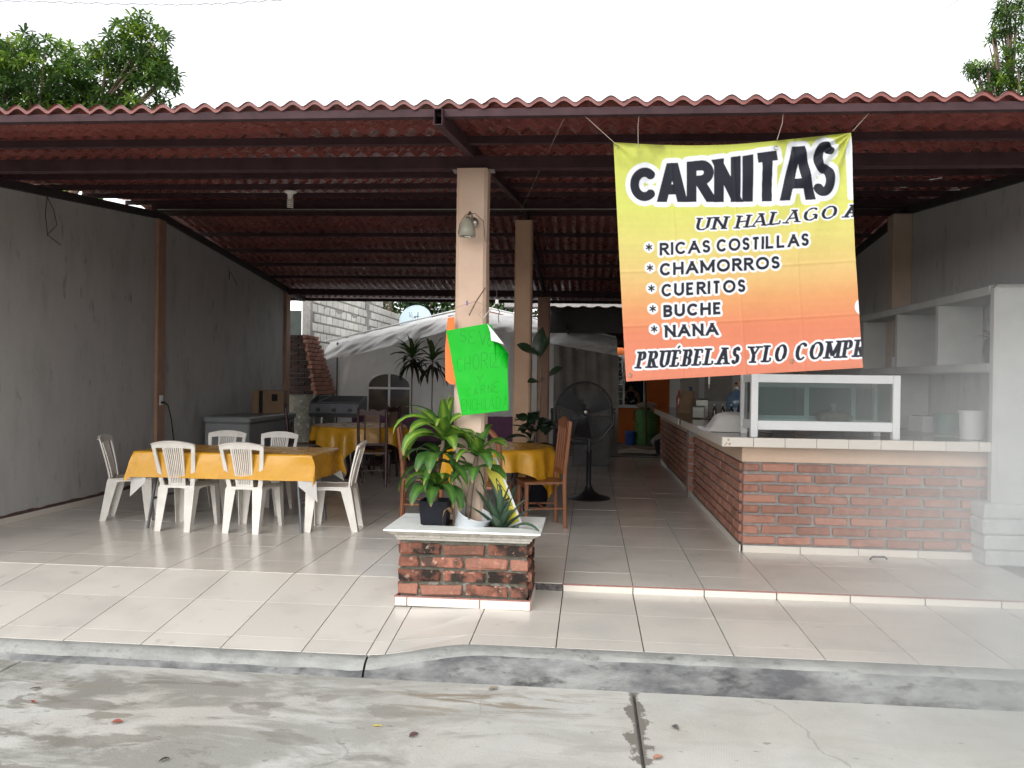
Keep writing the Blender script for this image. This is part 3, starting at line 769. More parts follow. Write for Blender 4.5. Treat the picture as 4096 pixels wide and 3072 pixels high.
line(ser, 'UN', 565, 782, 652, 640, 84, 22, 9, True, .26, .24); line(ser, 'HALAGO', 828, 1502, 640, 566, 86, 22, 9, True, .26, .24); line(ser, 'AL', 1536, 1700, 566, 556, 82, 24, 9, True, .26)
line(ser2, 'PRU\u00c9BELAS', 165, 862, 1557, 1522, 112, 25, 12, True, .2, .2); line(ser2, 'Y', 896, 992, 1520, 1515, 110, 25, 12, True, .2); line(ser2, 'LO', 1000, 1172, 1514, 1504, 112, 25, 12, True, .2, .2)
line(ser2, 'COMPRU', 1208, 1758, 1502, 1470, 116, 25, 12, True, .2, .2)
black = np.maximum.reduce([big.a, lst.a, ser.a, ser2.a])
extra = Raster(BW, BH); extra.seg((800, 20), (786, 60), 26, 30, (True, True)); extra.seg((786, 60), (790, 215), 30, 24, (True, True)); extra.disc(828, 575, 28)
white = np.maximum.reduce([big.grow(16).a, lst.grow(7).a, ser.grow(5).a, ser2.grow(6).a, dsc.a, extra.a])
n = 440
V, U = np.mgrid[0:n + 1, 0:n + 1] / n
cs = np.array([(18, 78), (1570, 20), (1645, 1548), (98, 1640)], float)
def bil(U, V, c): return (c[0] * ((1 - U) * (1 - V))[..., None] + c[1] * (U * (1 - V))[..., None] + c[2] * (U * V)[..., None] + c[3] * ((1 - U) * V)[..., None])
sag = 46 * (1 - V) ** 2 * np.sin(np.pi * np.clip(U, 0, 1) ** .9) ** 1.2
px = bil(U, V, cs); px[..., 1] += sag
wc = np.array([tuple(at(*p, Y=4.45)) for p in ((2454, 568), (3405, 530), (3452, 1471), (2504, 1526))])
Pw = bil(U, V, wc); Pw[..., 2] -= sag / 1692 * 1040 * 4.45 / 3200
# cloth relief: long soft folds from the tied corner, creases, ripples
d1 = np.hypot(1 - U, V * 1.0); ang = np.arctan2(V, 1 - U + 1e-6)
fold = .016 * np.exp(-d1 / .30) * np.sin(ang * 15) * np.clip(d1 / .06, 0, 1) + .006 * np.exp(-np.hypot(U, V) / .25) * np.sin(np.arctan2(V, U + 1e-6) * 9)
rip = .010 * np.sin(U * 7 + V * 2.2 + 1) + .006 * np.sin(U * 15 - V * 3) + .020 * smooth_noise(U, V, 3, 2, 3) + .004 * smooth_noise(U, V, 9, 7, 5)
cre = -.0025 * (np.exp(-((V - .54) / .006) ** 2) + np.exp(-((V - .77) / .006) ** 2) + np.exp(-((U - .245) / .005) ** 2) + np.exp(-((U - .51) / .005) ** 2) + np.exp(-((U - .76) / .005) ** 2))
Pw[..., 1] += fold + rip * (.35 + .65 * V) + cre + .03 * np.sin(np.pi * V)
bgc = lerp_col(V + .02 * smooth_noise(U, V, 2, 2, 8), [(0, (.48, .52, .065)), (.25, (.54, .56, .10)), (.42, (.58, .50, .13)), (.56, (.60, .40, .13)), (.68, (.60, .26, .085)), (.80, (.58, .165, .07)), (1, (.56, .165, .085))])
bgc = (bgc * .93 + .5 * .07) * .84; bgc *= (1 + .05 * smooth_noise(U, V, 1, 60, 4))[..., None]
dirt = np.clip(smooth_noise(U, V, 7, 7, 12, 4) * 2.2 - .1, 0, 1) * np.clip(1 - V / .13, 0, 1) + .5 * np.clip(1 - V / .02, 0, 1) + np.clip(smooth_noise(U, V, 9, 12, 14, 4) * 2.5, 0, 1) * np.exp(-(np.hypot(U - .10, V - .10) / .09) ** 2)
k_ = sample(black, px[..., 0] / 2, px[..., 1] / 2)[..., None]; w_ = sample(white, px[..., 0] / 2, px[..., 1] / 2)[..., None]
C = bgc * (1 - w_) + np.array((.60, .61, .64)) * w_; C = C * (1 - k_) + np.array((.012, .013, .020)) * k_
C = C * (1 - .62 * np.clip(dirt, 0, 1))[..., None]
M_banner = mat('printed_vinyl', (1, 1, 1), rough=.42, var=.03, scale=30, attr=True, trans=.06, spec=.12)
bn = thing('banner', 'large yellow to orange banner headed CARNITAS, tied under the eave', 'banner', (.8, 4.45, 2.1))
Pl = Pw - np.array((.8, 4.45, 2.1))
grid_object('cloth', Pl, C, M_banner, bn)
for (u, v) in ((.013, .018), (.69, .03), (.02, .975), (.71, .955)):
    i, j = int(v * n), int(u * n); p = Pl[i, j]
    m = MB(); m.lathe([(.006, -.003), (.010, -.004), (.011, 0), (.010, .003)], 14, Matrix.Translation(Vector(p) + Vector((0, -.004, 0))) @ Matrix.Rotation(PI / 2, 4, 'X'), cap=False)
    m.build('eyelet', M_chrome, bn, True)
def cord(name, label, pts, r, m_, sag=0.0, parent=None, nseg=14, cat='string', group=None):
    P = []
    for a, b in zip(pts[:-1], pts[1:]):
        a, b = Vector(a), Vector(b)
        for k in range(nseg):
            t = k / nseg; P.append(a.lerp(b, t) + Vector((0, 0, -sag * 4 * t * (1 - t))))
    P.append(Vector(pts[-1])); o = MB().tube(P, r, 5).build(name, m_, parent, True)
    if label: tag(o, label, cat, group)
    return o
cord('string', 'taut white string from the eave to the yellow corner of the banner', [at(2302, 430, Y=4.42), at(2445, 560, Y=4.44), wc[0] + (.02, -.006, -.02)], .0016, M_string)
cord('string', 'curly short string holding the banner top just past its upper left corner', [at(2560, 425, Y=4.42), at(2552, 500, Y=4.43), at(2553, 590, Y=4.44)], .0016, M_string)
cord('string', 'looped short string knotted through the eyelet above the letters TA', [at(3135, 415, Y=4.42), at(3130, 490, Y=4.43), at(3108, 560, Y=4.44)], .0018, M_string)
cord('string', 'slanting string pulling the gathered corner of the banner up to the eave', [at(3510, 415, Y=4.42), at(3410, 525, Y=4.45)], .0016, M_string)

# ---- neon green hand-written poster on the column
PW, PH = 600, 870
ink = Raster(PW, PH)
def hw(ch, x0, x1, y0, y1, tilt=0, w_=5): glyph(ink, ch, (x0, x1, y0, y0 - tilt, y1, y1 - tilt), w_, None, False, 0, .5, True)
def eps(x0, x1, y0, y1): 
    for st in (arc(.6, .75, .5, .25, 40, 270, 12), arc(.6, .25, .55, .25, 90, 320, 12)):
        ink.poly([((x0 + p[0] * (x1 - x0)) * .5, (y1 - p[1] * (y1 - y0)) * .5) for p in st], lambda a, b: 2.5, rend=True)
hw('S', 465, 545, 570, 722, 6); eps(572, 662, 565, 748); hw('V', 715, 822, 568, 768, 8); eps(828, 882, 596, 775); hw('N', 920, 992, 704, 772, -20); hw('D', 1004, 1052, 742, 806, -20)
hw('C', 422, 500, 940, 1122, 10); hw('H', 528, 602, 925, 1105, 12); hw('O', 635, 722, 890, 1092, 10); hw('R', 746, 836, 868, 1082, 10); hw('I', 850, 890, 868, 1068, 0); hw('Z', 888, 1002, 872, 1060, 4); hw('O', 1016, 1108, 880, 1062, 4)
hw('Y', 684, 780, 1165, 1275, 10)
hw('C', 556, 606, 1340, 1446, 6, 3); hw('A', 645, 702, 1340, 1440, 10); hw('R', 744, 802, 1300, 1412, 8); hw('N', 838, 892, 1292, 1402, 8); eps(904, 972, 1248, 1392)
for ch, a, b in (('E', 482, 535), ('N', 550, 612), ('C', 626, 688), ('H', 694, 758), ('I', 772, 800), ('L', 806, 846), ('A', 852, 924), ('D', 944, 1006), ('A', 1036, 1102)): hw(ch, a, b, 1490 - (a - 480) * .08, 1640 - (a - 480) * .06, 4, 4)
nu, nv = 300, 340
V, U = np.mgrid[0:nv + 1, 0:nu + 1]; V = V / nv; U = U / nu
# outline rows (photo crop units): left edge and right edge as functions of the row, the top right corner is bent away
tops = np.interp(U, [0, .68, .75, .78, .80, .86, .93, 1.0], [572, 478, 500, 570, 690, 735, 790, 880])
lx = np.interp(V, [0, 1], [283, 492]); rx = np.interp(V, [0, 1], [1100, 1111])
yb = 1698 + (1630 - 1698) * U
X_ = lx + (rx - lx) * U; Y_ = tops + (yb - tops) * V
lx2 = np.interp(Y_, [572, 1698], [283, 492]); X_ = lx2 + (np.interp(Y_, [500, 1630], [1080, 1111]) - lx2) * U
fullx, fully = 1700 + X_ / 3.318, 1150 + Y_ / 3.318
rays = np.array([tuple(at(1700, 1150, Y=5.42))]); 
def rayplane(fx, fy, Y0):
    d = np.stack([(fx - 2048) / 3200, -(fy - 1536) / 3200, -np.ones_like(fx)], -1) @ np.array(CAM_ROT).T
    return np.array(CAM_LOC) + d * (Y0 / d[..., 1])[..., None]
Pp = rayplane(fullx, fully, np.full(fullx.shape, 5.44))
curl = np.clip((U - .55) / .45, 0, 1) * np.clip(1 - V / .35, 0, 1)
Pp[..., 1] += -.012 * np.sin(U * 3.0 + .4) * V - .05 * V * 0 + .10 * curl ** 2 + .008 * smooth_noise(U, V, 3, 3, 21)
ik = sample(ink.a, X_ / 2, Y_ / 2)[..., None]
C = np.broadcast_to(np.array((.001, .37, .012)), Pp.shape) * (1 - ik * .6)
M_neon = mat('neon_card', (1, 1, 1), rough=.5, var=.03, attr=True, spec=.25)
po = thing('poster', 'neon green hand-lettered card tied to the front column', 'poster', (-.77, 5.44, 1.5))
grid_object('card', Pp - np.array((-.77, 5.44, 1.5)), C, M_neon, po)
q = [at(1700 + a / 3.318, 1150 + b / 3.318, Y=5.43) - Vector((-.77, 5.44, 1.5)) for a, b in ((826, 480), (868, 600), (878, 705), (960, 725), (1052, 760), (960, 640))]
m = MB(); m.add(q + [v + Vector((0, .0015, 0)) for v in q], [(0, 1, 2, 3, 4, 5), (11, 10, 9, 8, 7, 6)] + [(i, 6 + i, 6 + (i + 1) % 6, (i + 1) % 6) for i in range(6)]); m.build('folded_corner', M_paper, po)
# orange card behind it
ob = [at(a, b, Y=5.475) for a, b in ((1790, 1272), (1818, 1268), (1822, 1540), (1800, 1536), (1782, 1520), (1780, 1400))]
m = MB(); m.add(ob + [v + Vector((0, .002, 0)) for v in ob], [(0, 1, 2, 3, 4, 5), (11, 10, 9, 8, 7, 6)] + [(i, 6 + i, 6 + (i + 1) % 6, (i + 1) % 6) for i in range(6)])
tag(m.build('card', M_orangeboard), 'orange card strip hanging behind the green poster on the column', 'card')
# ------------------------------------------------------------ furniture helpers
def thick(mb, fn, nu, nv, t, nrm, M=None):
    """grid slab: fn(u,v) front face, thickness t along the constant vector nrm"""
    nrm = Vector(nrm); A = [Vector(fn(i / nu, j / nv)) for j in range(nv + 1) for i in range(nu + 1)]; B = [p + nrm * t for p in A]
    k = nu + 1; N = len(A); fs = []
    for j in range(nv):
        for i in range(nu):
            a, b, c, d = j * k + i, j * k + i + 1, (j + 1) * k + i + 1, (j + 1) * k + i
            fs += [(a, b, c, d), (N + d, N + c, N + b, N + a)]
    for i in range(nu): fs += [(i, N + i, N + i + 1, i + 1), (nv * k + i + 1, N + nv * k + i + 1, N + nv * k + i, nv * k + i)]
    for j in range(nv): fs += [(j * k, (j + 1) * k, N + (j + 1) * k, N + j * k), (j * k + nu, N + j * k + nu, N + (j + 1) * k + nu, (j + 1) * k + nu)]
    mb.add(A + B, fs, M); return mb
def lleg(top, bot, wt, wb, sx, sy, t=.007):
    m = MB(); vs = []
    for (p, w_) in ((top, wt), (bot, wb)):
        for (a, b) in ((0, 0), (w_, 0), (w_, t), (t, t), (t, w_), (0, w_)): vs.append((p[0] - sx * a, p[1] - sy * b, p[2]))
    fs = [(0, 1, 2, 3, 4, 5), (11, 10, 9, 8, 7, 6)] + [(i, (i + 1) % 6, 6 + (i + 1) % 6, 6 + i) for i in range(6)]
    return m.add(vs, fs)
# ------------------------------------------------------------ white plastic chairs (front of the chair is +y)
def plastic_chair():
    t = thing('plastic_chair', '', 'chair', group='white plastic chairs around the long table')
    def back(x, s): return Vector((x, -.185 - .095 * s ** 1.3 - .022 * (1 - (x / .22) ** 2) * s, .425 + .43 * s))
    m = MB()
    def seat(u, v):
        w_ = .175 + .03 * v; x = (u * 2 - 1) * w_; y = -.19 + .41 * v
        z = .425 + .006 * (x / w_) ** 2 - .012 * math.sin(PI * v) - (.02 * max(0, (v - .85) / .15) ** 2)
        return (x, y, z)
    thick(m, seat, 10, 10, .008, (0, 0, -1))
    for sx in (-1, 1): thick(m, lambda u, v: (sx * (.175 + .03 * u), -.19 + .41 * u, .427 - v * (.03 + .03 * abs(u * 2 - 1) ** 2)), 10, 1, .006, (-sx, 0, 0))
    thick(m, lambda u, v: ((u * 2 - 1) * .175, -.192 - .016 * (1 - (u * 2 - 1) ** 2), .427 - v * (.022 + .045 * abs(u * 2 - 1) ** 3)), 10, 1, .006, (0, 1, 0))
    thick(m, lambda u, v: ((u * 2 - 1) * .205, .218 + .008 * (1 - (u * 2 - 1) ** 2), .41 - v * (.025 + .05 * abs(u * 2 - 1) ** 3)), 10, 1, .006, (0, -1, 0))
    m.build('seat', M_plastic, t, 40)
    m = MB()
    for sx in (-1, 1): thick(m, lambda u, v: back(sx * (.172 + .046 * v ** .8 - .044 * (1 - .25 * v) * u), v * .93), 3, 12, .014, (0, 1, .15))
    def rail(u, v):
        x = (u * 2 - 1) * .216; hi = 1.0 - .075 * abs(u * 2 - 1) ** 2.2; lo = .845 - .03 * abs(u * 2 - 1) ** 2
        return back(x, lo + (hi - lo) * v)
    thick(m, rail, 16, 4, .014, (0, 1, .15))
    thick(m, lambda u, v: back((u * 2 - 1) * .216, 1.0 - .075 * abs(u * 2 - 1) ** 2.2) + Vector((0, -.012 * v, -.004 * v)), 16, 1, .006, (0, 0, -1))
    for sx in (-1, 1): thick(m, lambda u, v: back(sx * ((.082 + .022 * v) - .018 * u), v * .87), 2, 8, .012, (0, 1, .15))
    thick(m, lambda u, v: back((u * 2 - 1) * .086, v * .055), 6, 2, .012, (0, 1, .15))
    m.build('backrest', M_plastic, t, 40)
    for k in range(8):
        a = -.058 + .116 * k / 7
        thick(MB(), lambda u, v: back((a + (u - .5) * .0095) * (1 + .27 * v), .05 + v * .81), 1, 8, .008, (0, 1, .15)).build('slat', M_plastic, t, 40)
    for sx in (-1, 1):
        lleg((sx * .182, -.198, .41), (sx * .176, -.268, 0), .10, .058, sx, -1).build('leg', M_plastic, t)
        lleg((sx * .212, .222, .40), (sx * .222, .228, 0), .10, .056, sx, 1).build('leg', M_plastic, t)
    return t
pc = plastic_chair()
spots = [(-3.87, 7.41, R(-2), 'white plastic chair with its slatted back to the street, left of the nearer pair'), (-3.215, 7.42, R(-1), 'white plastic chair with its slatted back to the street, beside the nearer right table corner'),
         (-4.03, 8.36, R(182), 'white plastic chair on the far side of the long table, towards the wall'), (-3.44, 8.36, R(178), 'white plastic chair on the far side of the long table, nearer the column'),
         (-4.66, 7.80, R(-72), 'white plastic chair at the wall end of the long table'), (-2.46, 7.56, R(96), 'white plastic chair at the column end of the long table, seen from its side')]
for i, (x, y, a, lab) in enumerate(spots):
    o = pc if i == 0 else copy_tree(pc)
    o.location = (x, y, 0); o.rotation_euler = (0, 0, a); o['label'] = lab
# ------------------------------------------------------------ long table and its cloth
TX0, TX1, TY0, TY1, TZ = -4.30, -2.58, 7.23, 8.04, .738
lt = thing('folding_table', 'long folding table with dark metal legs under the yellow cloth', 'table', ((TX0 + TX1) / 2, (TY0 + TY1) / 2, 0))
hx, hy = (TX1 - TX0) / 2, (TY1 - TY0) / 2
MB().box((0, 0, TZ - .022), (2 * hx - .01, 2 * hy - .01, .036), ch=.006).build('tabletop', M_whiteal, lt)
for sx in (-1, 1):
    for sy in (-1, 1):
        MB().tube([(sx * (hx - .18), sy * (hy - .12), TZ - .04), (sx * (hx - .14), sy * (hy - .09), .35), (sx * (hx - .10), sy * (hy - .06), 0)], .014, 8).build('leg', M_steelgrey, lt, 40)
    MB().tube([(sx * (hx - .13), -hy + .08, .28), (sx * (hx - .13), hy - .08, .28)], .012, 8).build('brace', M_steelgrey, lt, 40)
def rect_cloth(ov, z0, inset, corner=1.0, seed=0):
    def f(u, v):
        x = (u * 2 - 1) * (hx + ov); y = (v * 2 - 1) * (hy + ov)
        dx = max(0, abs(x) - hx); dy = max(0, abs(y) - hy); sx = 1 if x > 0 else -1; sy = 1 if y > 0 else -1
        d = math.hypot(dx, dy); wv = .012 * math.sin(x * 9 + seed) * min(1, dy / .1) + .010 * math.sin(y * 11 + seed) * min(1, dx / .1)
        ex = min(dx, .014) + (dx > 0) * .05 * dx + (.16 * dy * min(1, dx / .05) if dx > 0 and dy > 0 else 0) * corner
        ey = min(dy, .014) + (dy > 0) * .05 * dy + (.16 * dx * min(1, dy / .05) if dx > 0 and dy > 0 else 0) * corner
        zz = max(dx, dy) if not (dx > 0 and dy > 0) else (max(dx, dy) * .55 + d * .45)
        zz = max(0, zz - .012) if zz > 0 else 0
        return (sx * (min(abs(x), hx) + ex - inset) + (wv if dx > 0 else 0), sy * (min(abs(y), hy) + ey - inset) + (wv if dy > 0 else 0), z0 - zz)
    return f
cl = thing('tablecloth', 'glossy yellow vinyl cloth with white backing over the long table', 'tablecloth', ((TX0 + TX1) / 2, (TY0 + TY1) / 2, 0))
MB().grid(rect_cloth(.255, TZ + .003, 0), 90, 60).build('vinyl', M_yellow, cl, True, fix=False)
for sx in (-1, 1):
    for sy in (-1, 1):
        m = MB(); dz = .20 if sy < 0 else .1
        def f(u, v):
            x = sx * (hx - .12 + .17 * u); y = sy * (hy + .012 - .035 * u + .02 * v)
            if sx > 0: x += .02 * v
            return (x, y, TZ - .20 - v * dz * (.45 + .55 * u) - .035 * u)
        thick(m, f, 6, 6, .002, (0, sy, 0)); m.build('white_backing', M_whitecloth, cl, 40)
# ------------------------------------------------------------ round tables
def round_table(label, clabel, x, y, R_, zt_, ang, leg_m, ov=.30):
    t = thing('round_table', label, 'table', (x, y, 0), ang)
    MB().lathe([(0.001, zt_ - .03), (R_ - .02, zt_ - .03), (R_, zt_ - .015), (R_, zt_ - .006), (0.001, zt_ - .006)], 40, cap=False).build('tabletop', leg_m, t, 40)
    for k in range(4):
        a = PI / 4 + k * PI / 2; P = []
        for (r, z) in ((.36, zt_ - .03), (.40, zt_ - .16), (.44, .50), (.38, .28), (.33, .12), (.37, .04), (.42, .0)): P.append((r * R_ / .62 * math.cos(a), r * R_ / .62 * math.sin(a), z))
        MB().tube(P, [.04, .05, .045, .032, .024, .026, .03], 10).build('leg', leg_m, t, 40)
    c = thing('tablecloth', clabel, 'tablecloth', (x, y, 0), ang); a_ = R_ + ov * .75
    def f(u, v):
        q = 2 * PI * u; ed = a_ / max(abs(math.cos(q)), abs(math.sin(q))); ed = min(ed, a_ * 1.36)
        s = v * ed
        if s < R_: return (s * math.cos(q), s * math.sin(q), zt_)
        d = s - R_; fl = .02 + .11 * d + .030 * math.sin(q * 11 + 1) * min(1, d / .12) + .02 * math.sin(q * 19) * min(1, d / .15); fl = max(0.012, fl) * min(1, d / .03)
        return ((R_ + fl) * math.cos(q), (R_ + fl) * math.sin(q), zt_ - max(0, d - .012))
    MB().grid(f, 160, 34, wrap=True).build('vinyl', M_yellow, c, True, fix=False)
    return t
round_table('round wooden table with cabriole legs behind the planter', 'yellow vinyl cloth with hanging points on the round table behind the planter', -.99, 8.52, .60, .76, R(20), M_darkwood)
round_table('round dark wooden table at the back beside the griddle', 'shaded yellow cloth on the round table at the back beside the griddle', -3.45, 11.78, .68, .76, R(38), M_darkwood)
# ------------------------------------------------------------ wooden chairs (front is +y)
def wood_chair(label, style, wm, x, y, rz, H=1.06, group=None):
    t = thing('wooden_chair', label, 'chair', (x, y, 0), rz, group)
    for sx in (-1, 1):
        MB().tube([(sx * .185, .19, .44), (sx * .185, .19, .25), (sx * .18, .195, 0)], [.022, .020, .015], 8).build('leg', wm, t, 40)
        if style != 'arch':
            P = [(sx * .185, -.205, 0), (sx * .185, -.19, .44), (sx * .185, -.20, .6), (sx * .19, -.245, H - .03)]
            MB().tube(P, [.019, .023, .021, .018], 8).build('post', wm, t, 40)
            if style == 'carved': MB().lathe([(.001, 0), (.016, .002), (.022, .016), (.017, .03), (.010, .036), (.015, .046), (.001, .056)], 10, Matrix.Translation((sx * .19, -.246, H - .036)), cap=False).build('finial', wm, t, True)
        else:
            MB().tube([(sx * .185, -.205, 0), (sx * .185, -.19, .46)], [.018, .022], 8).build('leg', wm, t, 40)
        MB().tube([(sx * .183, .19, .2), (sx * .185, -.198, .2)], .011, 6).build('stretcher', wm, t, 40)
    MB().tube([(-.183, 0, .2), (.183, 0, .2)], .011, 6).build('stretcher', wm, t, 40)
    thick(MB(), lambda u, v: ((u * 2 - 1) * (.20 + .02 * v), -.21 + .43 * v, .465 - .008 * math.sin(PI * u) * math.sin(PI * v)), 8, 8, .022, (0, 0, -1)).build('seat', wm, t, 40)
    MB().box((0, .195, .425), (.36, .02, .05), ch=.004).build('apron', wm, t)
    bk = lambda x_, s: (x_, -.19 - .055 * s, .46 + (H - .46) * s)
    if style == 'carved':
        thick(MB(), lambda u, v: bk((u * 2 - 1) * .175, .84 + (.12 + .025 * math.cos((u * 2 - 1) * 2.2 * PI) * (1 - .3 * abs(u * 2 - 1))) * v), 24, 2, .022, (0, 1, 0)).build('crest_rail', wm, t, 40)
        thick(MB(), lambda u, v: bk((u * 2 - 1) * .175, .16 + .06 * v), 2, 1, .02, (0, 1, 0)).build('lower_rail', wm, t)
        for sx in (-1, 1): MB().tube([bk(sx * .10, .2), bk(sx * .10, .86)], .012, 6).build('back_bar', wm, t)
        m = MB()
        for k in range(15): m.tube([bk(-.088 + .176 * k / 14, .21), bk(-.088 + .176 * k / 14, .85)], .0022, 4)
        for k in range(30): m.tube([bk(-.088, .22 + .62 * k / 29), bk(.088, .22 + .62 * k / 29)], .0022, 4)
        m.build('cane_panel', M_cane, t)
    elif style == 'slat':
        thick(MB(), lambda u, v: bk((u * 2 - 1) * .18, .86 + (.13 + .03 * math.cos((u * 2 - 1) * PI)) * v), 16, 2, .024, (0, 1, 0)).build('crest_rail', wm, t, 40)
        thick(MB(), lambda u, v: bk((u * 2 - 1) * .18, .12 + .07 * v), 2, 1, .02, (0, 1, 0)).build('lower_rail', wm, t)
        for k in range(4): thick(MB(), lambda u, v: bk(-.12 + .08 * k + (u - .5) * .035, .15 + .74 * v), 1, 4, .014, (0, 1, 0)).build('slat', wm, t)
    else:
        P = [bk(.185, 0)] + [bk(.185 * math.cos(a) if True else 0, .62 + .38 * math.sin(a)) for a in [PI * k / 14 for k in range(15)]] + [bk(-.185, 0)]
        MB().tube(P, .027, 8).build('bent_back', wm, t, 40)
        P = [bk(.07, .1), bk(.06, .5), bk(.02, .9)]
        for sx in (-1, 1): MB().tube([(sx * p[0], p[1], p[2]) for p in P], .014, 6).build('back_bar', wm, t)
    return t
wood_chair('dark carved chair with a cane back, nearest one at the back round table', 'carved', M_darkwood, -2.93, 10.72, R(8))
wood_chair('dark carved chair half hidden between the cane chair and the purple wall', 'carved', M_darkwood, -3.10, 11.60, R(75), 1.07)
wood_chair('dark carved chair between the freezer and the back round table', 'carved', M_darkwood, -4.33, 11.75, R(-70), 1.04)
wood_chair('orange-brown lacquered chair with a slatted back, to the right of the round table', 'slat', M_wood, -.475, 8.05, R(107), 1.09)
wood_chair('brown chair with a rounded bentwood back, behind the column and poster', 'arch', M_wood, -.98, 7.62, R(-8), 1.02)
wood_chair('brown chair on the left of the round table, hidden by the corn plants', 'slat', M_wood, -1.70, 8.10, R(-80), 1.0)
# ------------------------------------------------------------ pedestal fan
fn_ = thing('pedestal_fan', 'large black pedestal fan standing beside the aisle', 'fan', (0.0, 10.05, 0))
MB().lathe([(.001, 0), (.27, 0), (.275, .012), (.25, .022), (.14, .05), (.075, .09), (.05, .13), (.042, .16), (.001, .16)], 36, cap=False).build('base', M_black, fn_, 40)
MB().lathe([(.032, .15), (.032, .55), (.04, .56), (.04, .60), (.024, .61), (.024, .74)], 16).build('pole', M_black, fn_, 40)
FC = Vector((-.07, -.03, 1.09)); FM = Matrix.Translation(FC) @ Matrix.Rotation(R(16), 4, 'Z') @ Matrix.Rotation(R(6), 4, 'X') @ Matrix.Rotation(PI / 2, 4, 'X')   # local z = toward viewer
fr = .365
P = [FM @ Vector((-(fr + .035), 0, -.03)), FM @ Vector((-(fr + .03), -.17, -.03)), FM @ Vector((-.24, -.36, -.03)), FM @ Vector((-.12, -.415, -.03)), FM @ Vector((.12, -.415, -.03)), FM @ Vector((.24, -.36, -.03)), FM @ Vector((fr + .03, -.17, -.03)), FM @ Vector((fr + .035, 0, -.03))]
MB().tube(P, .016, 8).build('yoke', M_black, fn_, 40)
MB().tube([(0, .0, .70), FM @ Vector((0, -.415, -.03))], .022, 8).build('yoke_stem', M_black, fn_)
for sx in (-1, 1): MB().lathe([(.001, -.02), (.03, -.02), (.03, .02), (.001, .02)], 12, Matrix.Translation(FM @ Vector((sx * (fr + .035), 0, -.03))) @ Matrix.Rotation(PI / 2, 4, 'Y'), cap=False).build('clamp_knob', M_black, fn_, 40)
def cage(zf, zr, nm):
    m = MB()
    for k in range(72):
        q = 2 * PI * k / 72; P = []
        for s in range(7):
            r = .05 + (fr - .05) * s / 6; z = zf + (zr - zf) * (r / fr) ** 3; P.append(FM @ Vector((r * math.cos(q + .25 * s / 6), r * math.sin(q + .25 * s / 6), z)))
        m.tube(P, .0023, 4)
    for r in (.09, .12, .15, .18, .21, .24, .27, .30, .33, .35):
        z = zf + (zr - zf) * (r / fr) ** 3
        m.tube([FM @ Vector((r * math.cos(2 * PI * k / 40), r * math.sin(2 * PI * k / 40), z)) for k in range(41)], .0014, 4)
    m.build(nm, M_black, fn_)
cage(.10, .0, 'front_guard'); cage(-.13, -.01, 'rear_guard')
MB().tube([FM @ Vector((fr * math.cos(2 * PI * k / 56), fr * math.sin(2 * PI * k / 56), 0)) for k in range(57)], .009, 8).build('rim', M_black, fn_, True)
MB().lathe([(.001, -.30), (.06, -.30), (.085, -.26), (.085, -.10), (.05, -.06), (.03, .03), (.001, .03)], 18, FM, cap=False).build('motor', M_black, fn_, 40)
MB().lathe([(.001, .112), (.022, .110), (.03, .104), (.032, .098)], 18, FM, cap=False).build('badge', M_chrome, fn_, 40)
for k in range(3):
    a = 2 * PI * k / 3 + .4
    thick(MB(), lambda u, v: FM @ (Matrix.Rotation(a, 3, 'Z') @ Vector((.04 + .29 * u, (v - .5) * (.08 + .17 * u ** .7) + .03 * u, .02 - .05 * (v - .5) - .02 * u))), 6, 4, .003, (0, 0, 1)).build('blade', M_black, fn_, 40)
# ------------------------------------------------------------ freezer, carton, griddle, plinth
fz = thing('chest_freezer', 'long grey chest freezer along the plastered wall', 'freezer', (-5.14, 11.82, 0))
MB().box((0, 0, .42), (.66, 1.78, .76), ch=.02).build('body', M_freezer, fz)
MB().box((.004, 0, .845), (.69, 1.81, .085), ch=.018).build('lid', M_freezer, fz)
MB().box((.345, 0, .893), (.008, 1.76, .006)).build('lid_trim', M_chrome, fz); MB().box((.338, 0, .80), (.010, 1.76, .006)).build('lid_trim', M_chrome, fz)
MB().box((.336, .72, .70), (.012, .05, .09), ch=.003).build('lock', M_black, fz); MB().box((.336, .70, .58), (.006, .10, .14)).build('vent', mat('grey_green', (.16, .18, .14), rough=.6), fz)
for sx in (-1, 1):
    for sy in (-1, 1): MB().lathe([(.02, 0), (.025, .045)], 8, Matrix.Translation((sx * .28, sy * .8, 0))).build('foot', M_black, fz)
bx = thing('carton', 'brown cardboard carton with a hand hole on the freezer', 'box', (-5.10, 12.38, .889), R(14))
m = MB(); W2, D2, Hh, tk = .24, .20, .36, .006
for (c, d) in (((W2, 0, Hh / 2), (tk, 2 * D2, Hh)), ((0, D2, Hh / 2), (2 * W2, tk, Hh)), ((0, 0, Hh), (2 * W2, 2 * D2, tk)), ((0, 0, tk / 2), (2 * W2 - .02, 2 * D2 - .02, tk))): m.box(c, d)
m.box((-W2, 0, Hh / 2), (tk, 2 * D2 - .02, Hh - .02)); m.build('shell', M_card, bx)
thick(MB(), lambda u, v: (-W2 + .10 * u, -D2, Hh * v), 1, 1, .005, (0, 1, 0)).build('panel', M_card, bx); thick(MB(), lambda u, v: (-W2 + .16 + .32 * u, -D2, Hh * v), 1, 1, .005, (0, 1, 0)).build('panel', M_card, bx)
MB().box((-W2 + .13, -D2 + .012, Hh / 2), (.06, .004, Hh)).build('dark_gap', M_dark, bx)
MB().box((.10, -D2 - .001, .25), (.09, .003, .11), ch=.001).build('hand_hole', M_dark, bx)
gr = thing('griddle', 'steel flat-top griddle with three knobs on a stand', 'griddle', (-4.22, 13.15, 0))
MB().box((0, 0, .955), (.86, .46, .17), ch=.008).build('body', M_steelgrey, gr)
MB().box((0, -.02, 1.045), (.84, .42, .012)).build('plate', M_black, gr)
